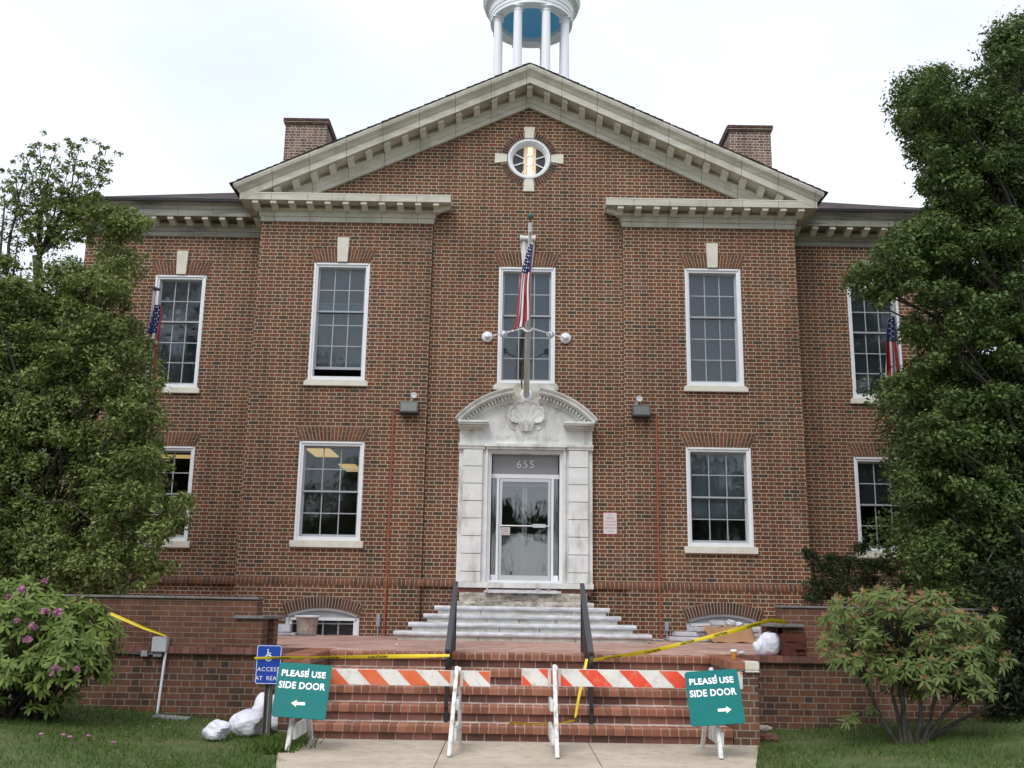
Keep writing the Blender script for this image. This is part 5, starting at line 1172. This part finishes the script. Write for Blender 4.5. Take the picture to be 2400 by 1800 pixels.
cl2 += fill_clumps([(2440,20),(2540,60),(2650,260),(2760,560),(2800,900),(2780,1250),(2680,1450),(2440,1480)], -3.7, .9, 75, 60, 105, 260, 56, gap=.6)
back = [(x, y+1.2, z, r*1.2, r*1.2, r, n*.9) for (x,y,z,r,_,_2,n) in cl_ if z < 5.8 and x > 6.4]
leaves('crown', cl2+back, M['leaf_r'], RT, L=.086, W=.041); leaves('tip_leaves', tips(cl2, .20), M['leaf_tip_r'], RT, L=.062, W=.028, shell=.85, up=.8)
mb = MB(); base = Vector((8.1,-3.8,.7)); limb(mb, base, at(2360,560,-3.8), .20, .10, .03, 10, 3); limb(mb, at(2360,560,-3.8), at(2345,130,-3.8), .09, .02, .05, 9, 4); limb(mb, at(2365,560,-3.8), at(2200,180,-3.7), .06, .012, .06, 9, 5)
limb(mb, at(2350,700,-3.8), at(2110,260,-3.8), .06, .010, .05, 9, 7); limb(mb, base+Vector((-.2,0,.5)), at(2350,500,-3.5), .13, .06, .05, 9, 9)
for i, c in enumerate(cl_[::4]): limb(mb, (8.0,-3.8,max(1,c[2]-1.2)), (c[0],c[1],c[2]), .045, .010, .10, 7, 160+i)
for a, b, s_ in (((2310,1330),(2390,1250),1),((2230,1220),(2330,1300),2),((2290,1360),(2400,1500),3)): limb(mb, at(*a,-4.6), at(*b,-4.4), .012, .016, .1, 6, s_)
mb.build('trunk', M['bark_dark'], RT, smooth=True)
# dark hedge under the right tree
HG = thing('hedge', 'dark hedge under the right tree, covering the end of the terrace wall', 'hedge', (7.0,-5.9,.2))
cl_ = [(random.uniform(6.3,10), random.uniform(-6.3,-5.8), random.uniform(.25,2.3), .42,.34,.34, 520) for _ in range(70)]+[(random.uniform(6.0,6.6), -5.95, random.uniform(.2,2.0), .26,.26,.24, 300) for _ in range(14)]
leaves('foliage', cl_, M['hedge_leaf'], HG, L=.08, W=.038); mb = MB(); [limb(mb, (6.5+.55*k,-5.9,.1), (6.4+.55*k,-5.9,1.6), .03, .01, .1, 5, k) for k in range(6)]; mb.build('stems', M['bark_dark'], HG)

def whorls(name, spots, parent, material, L=.13, W=.036, nl=10, droop=.25, seed=1):
    r_ = np.random.default_rng(seed); Vs = []
    for (c, d) in spots:
        d = np.array(d)/np.linalg.norm(d); a = np.cross(d, [0,0,1.]); a = a/np.linalg.norm(a) if np.linalg.norm(a) > .1 else np.array([1.,0,0]); b = np.cross(d, a); k = int(r_.integers(nl-2, nl+3))
        for i in range(k):
            t = 2*np.pi*(i+r_.uniform(-.3,.3))/k; el = r_.uniform(-.35, .65); rad = a*np.cos(t)+b*np.sin(t); ld = rad*np.cos(el)+d*np.sin(el); ld[2] -= droop*r_.uniform(.2,1.2); ld /= np.linalg.norm(ld)
            wd = np.cross(ld, d); wd /= max(1e-6, np.linalg.norm(wd)); nn = np.cross(wd, ld); s = r_.uniform(.7, 1.2); p = np.array(c)
            q0 = p+ld*.012; q1 = p+ld*L*.45*s; q2 = p+ld*L*s-np.array([0,0,L*.12*s])
            m0, m1 = p+ld*L*.25*s, p+ld*L*.75*s-np.array([0,0,L*.05*s])
            Vs += [q0, m0+wd*W*.42*s+nn*.004, m1+wd*W*.40*s, q2, m1-wd*W*.40*s, m0-wd*W*.42*s+nn*.004]
    return raw_mesh(name, np.array(Vs), 6, material, parent)
def shell_spots(n, c, rad, seed, zmin=-.4):
    r_ = random.Random(seed); S_ = []
    while len(S_) < n:
        d = Vector((r_.gauss(0,1), r_.gauss(0,1), r_.gauss(0,1))).normalized()
        if d.z < zmin: continue
        k = r_.uniform(.6, 1.04)**.6; S_.append((Vector((c[0]+d.x*rad[0]*k, c[1]+d.y*rad[1]*k, c[2]+d.z*rad[2]*k)), (d.x, d.y*1.0-.1, abs(d.z)*.6+.5)))
    return S_
# left rhododendron
RL = thing('rhododendron', 'green rhododendron with a few pink blooms at the lower left', 'shrub', (-5.95,-7.0,.12))
sp = []
for c, rad, n, z in (((-6.0,-7.15,1.02),(.88,.75,.76),300,-.6), ((-5.35,-7.2,.98),(.50,.55,.58),150,-.6), ((-6.6,-7.1,1.0),(.8,.7,.80),150,-.6), ((-5.85,-7.2,.52),(.62,.5,.30),70,-.8)): sp += shell_spots(n, c, rad, int(n*7), z)
whorls('foliage', sp, RL, M['rhodo_l'], L=.125, W=.038, nl=10, seed=4)
leaves('inner_leaves', [(-6.0,-7.0,.95,.7,.6,.6,1300),(-5.4,-7.0,.95,.4,.4,.45,500),(-6.7,-7.0,1,.6,.5,.6,700)], M['rhodo_l'], RL, L=.10, W=.036, shell=.2)
mb = MB(); b0 = Vector((-5.95,-7.0,.1))
for i, s_ in enumerate(sp[::14]): limb(mb, b0+Vector((random.uniform(-.35,.35),random.uniform(-.1,.1),0)), s_[0], .022, .005, .12, 7, 300+i)
mb.build('stems', M['bark_dark'], RL)
for i, (u, v, r) in enumerate(((52,1382,.045),(105,1434,.035),(134,1436,.05),(78,1470,.040),(64,1500,.045),(128,1572,.06),(180,1570,.03),(104,1362,.03),(20,1400,.025),(40,1455,.028))):
    p = at(u, v, -7.95 if v > 1540 else -7.9); q = MB()
    cl3 = [(p.x,p.y,p.z,r,r,r,46)]; leaves('bloom', cl3, M['bloom_pink'], RL, L=.04, W=.034, up=.2, shell=.5)
# right rhododendron
RB = thing('rhododendron', 'open rhododendron bush with orange brown spent flower heads, on the lawn right of the stairs', 'shrub', (4.42,-7.25,.04))
blob = [(1935,1430),(1960,1385),(2000,1400),(2040,1370),(2085,1365),(2120,1400),(2170,1390),(2210,1385),(2240,1430),(2290,1450),(2335,1435),(2350,1480),(2330,1520),(2385,1545),(2370,1570),(2310,1575),(2330,1620),(2270,1640),(2220,1600),(2150,1635),(2090,1600),(2000,1575),(1950,1555),(1925,1510)]
sp = []; r_ = random.Random(77); tips = []
while len(sp) < 430:
    u, v = r_.uniform(1915,2395), r_.uniform(1360,1645)
    if not inside((u, v), blob): continue
    p = at(u, v, -7.1+r_.uniform(-.65,.6)); d = (p-Vector((4.9,-7.1,.9))).normalized(); sp.append((p, (d.x, d.y-.15, abs(d.z)*.5+.6)))
sp += [(at(1985,1690,-7.4), (-.3,-.5,.8)), (at(2000,1678,-7.3), (.2,-.5,.8)), (at(2045,1662,-7.2), (0,-.5,.8))]
whorls('foliage', sp, RB, M['rhodo_r'], L=.125, W=.034, nl=9, seed=6)
leaves('inner_leaves', [(at(2060,1490,-6.9)[0],-6.8,1.25,.55,.4,.42,900),(at(2200,1490,-6.9)[0],-6.8,1.15,.6,.4,.42,900),(5.4,-6.9,1.0,.35,.3,.3,400),(4.55,-7.0,.72,.42,.3,.22,420),(5.15,-7.0,.66,.42,.3,.22,420)], M['rhodo_r'], RB, L=.10, W=.032, shell=.2)
mb = MB(); b0 = Vector((4.42,-7.28,.03))
mains = [at(u,v,-7.15) for u,v in ((2090,1620),(2100,1500),(2160,1560),(2030,1590),(2250,1640),(2140,1480),(2200,1560))]
mm = [b0+Vector((dx,0,0)) for dx in (-.16,-.12,0,-.2,.08,-.05,.06)]
mm2 = []
for i, (a, b) in enumerate(zip(mm, mains)): mm2 += limb(mb, a, b, .030, .016, .10, 8, 500+i)
limb(mb, b0+Vector((.05,0,.02)), at(2330,1650,-6.6), .03, .014, .10, 8, 533)
for i, s_ in enumerate(sp[::3]):
    a = min(mm2, key=lambda q_: (Vector(q_)-s_[0]).length+random.uniform(0,.25)); limb(mb, a, s_[0], .012, .004, .12, 5, 700+i)
mb.build('stems', M['bark'], RB)
q = MB(); k = 0
for s_ in sp[:430]:
    p = s_[0]
    if r_.random() < .42:
        for j in range(16):
            d = Vector((r_.gauss(0,1), r_.gauss(0,1), abs(r_.gauss(0,.8))+.2)).normalized(); e = d.cross(Vector((0,1,0))).normalized()*.0022; a = p+Vector((0,-.01,.02)); b = a+d*r_.uniform(.04,.075)
            q.poly([a-e, a+e, b+e, b-e]); 
        q.ball(p+Vector((0,0,.02)), .012, 5)
q.build('spent_flower_heads', M['bloom_old'], RB)
# yew behind the right wall
YW_ = thing('yew_bush', 'dark low yew behind the right terrace wall under the wing window', 'shrub', (5.0,-2.4,.94))
spk = []; r2_ = random.Random(5)
for (u, v, r) in ((1900,1305,20),(1925,1330,28),(1960,1345,34),(1950,1310,20),(1990,1320,26),(2015,1290,20),(2030,1330,30),(2060,1325,22),(2085,1340,18),(1915,1375,32),(1955,1390,36),(1995,1370,34),(2040,1365,30),(1905,1405,24),(2100,1385,26),(2130,1360,22),(1888,1292,10),(2025,1280,12)):
    p = at(u, v, -2.6+r2_.uniform(-.3,.3)); R_ = r*16.7/F_PX; spk.append((p.x,p.y,p.z,R_*1.1,R_,R_*.8, 900*(R_/.2)**1.5))
leaves('foliage', spk, M['yew'], YW_, L=.06, W=.016, shell=.25, up=.9); mb = MB(); [limb(mb, (5.0+.1*i,-2.4,.93), (c[0],c[1],c[2]), .03, .008, .1, 6, 800+i) for i, c in enumerate(spk[::2])]; mb.build('stems', M['bark_dark'], YW_)
# neighbour building seen through the left tree
HB = thing('neighbour_building', 'grey roofed building glimpsed through the left tree', 'building', (-17,12,0))
q = MB(); q.box(-24,-15.6,11,20,0,11.2); q.build('wall', M['house_wall'], HB); q = MB(); q.prism([(-24.5,10.6,11.1),(-15.2,10.6,11.1),(-17.5,13,12.35),(-24.5,13,12.35)], (0,6,0)); q.build('roof', M['house_roof'], HB)
# trees across the street, seen only mirrored in the door glass
for i, (x, y, h, lab) in enumerate(((-31,-44,19,'first'),(-24,-47,23,'second'),(-17,-45,12,'third'),(-10.5,-46,11.5,'fourth'),(-.9,-48,9.0,'fifth'),(2.7,-48,9.1,'sixth'),(11,-46,11.5,'seventh'),(17.5,-45,12,'eighth'),(24,-47,12.5,'ninth'),(31,-45,12,'tenth'))):
    T_ = thing('street_tree', f'tree across the street, {lab} from the left, seen only mirrored in the glass', 'tree', (x,y,0), 'street trees mirrored in the windows'); rr = random.Random(900+i)
    g_ = h/12; cl3 = [(x+rr.gauss(0,1.8*g_), y+rr.gauss(0,1.3), h*.60+rr.gauss(0,1.7)*g_*1.2, 1.4*g_,1.4,1.0*g_, 260*g_) for _ in range(40)]
    if h < 9.3: cl3 = [(x+rr.gauss(0,.75), y+rr.gauss(0,.6), 7.15+rr.gauss(0,.5), .62,.6,.42, 150) for _ in range(34)]
    leaves('crown', cl3, M['leaf_r'], T_, L=.40, W=.22); mb = MB(); limb(mb, (x,y,0), (x+.3,y,h*.75), .28, .08, .04, 8, i); mb.build('trunk', M['bark_dark'], T_)
print('objects', len(bpy.data.objects))
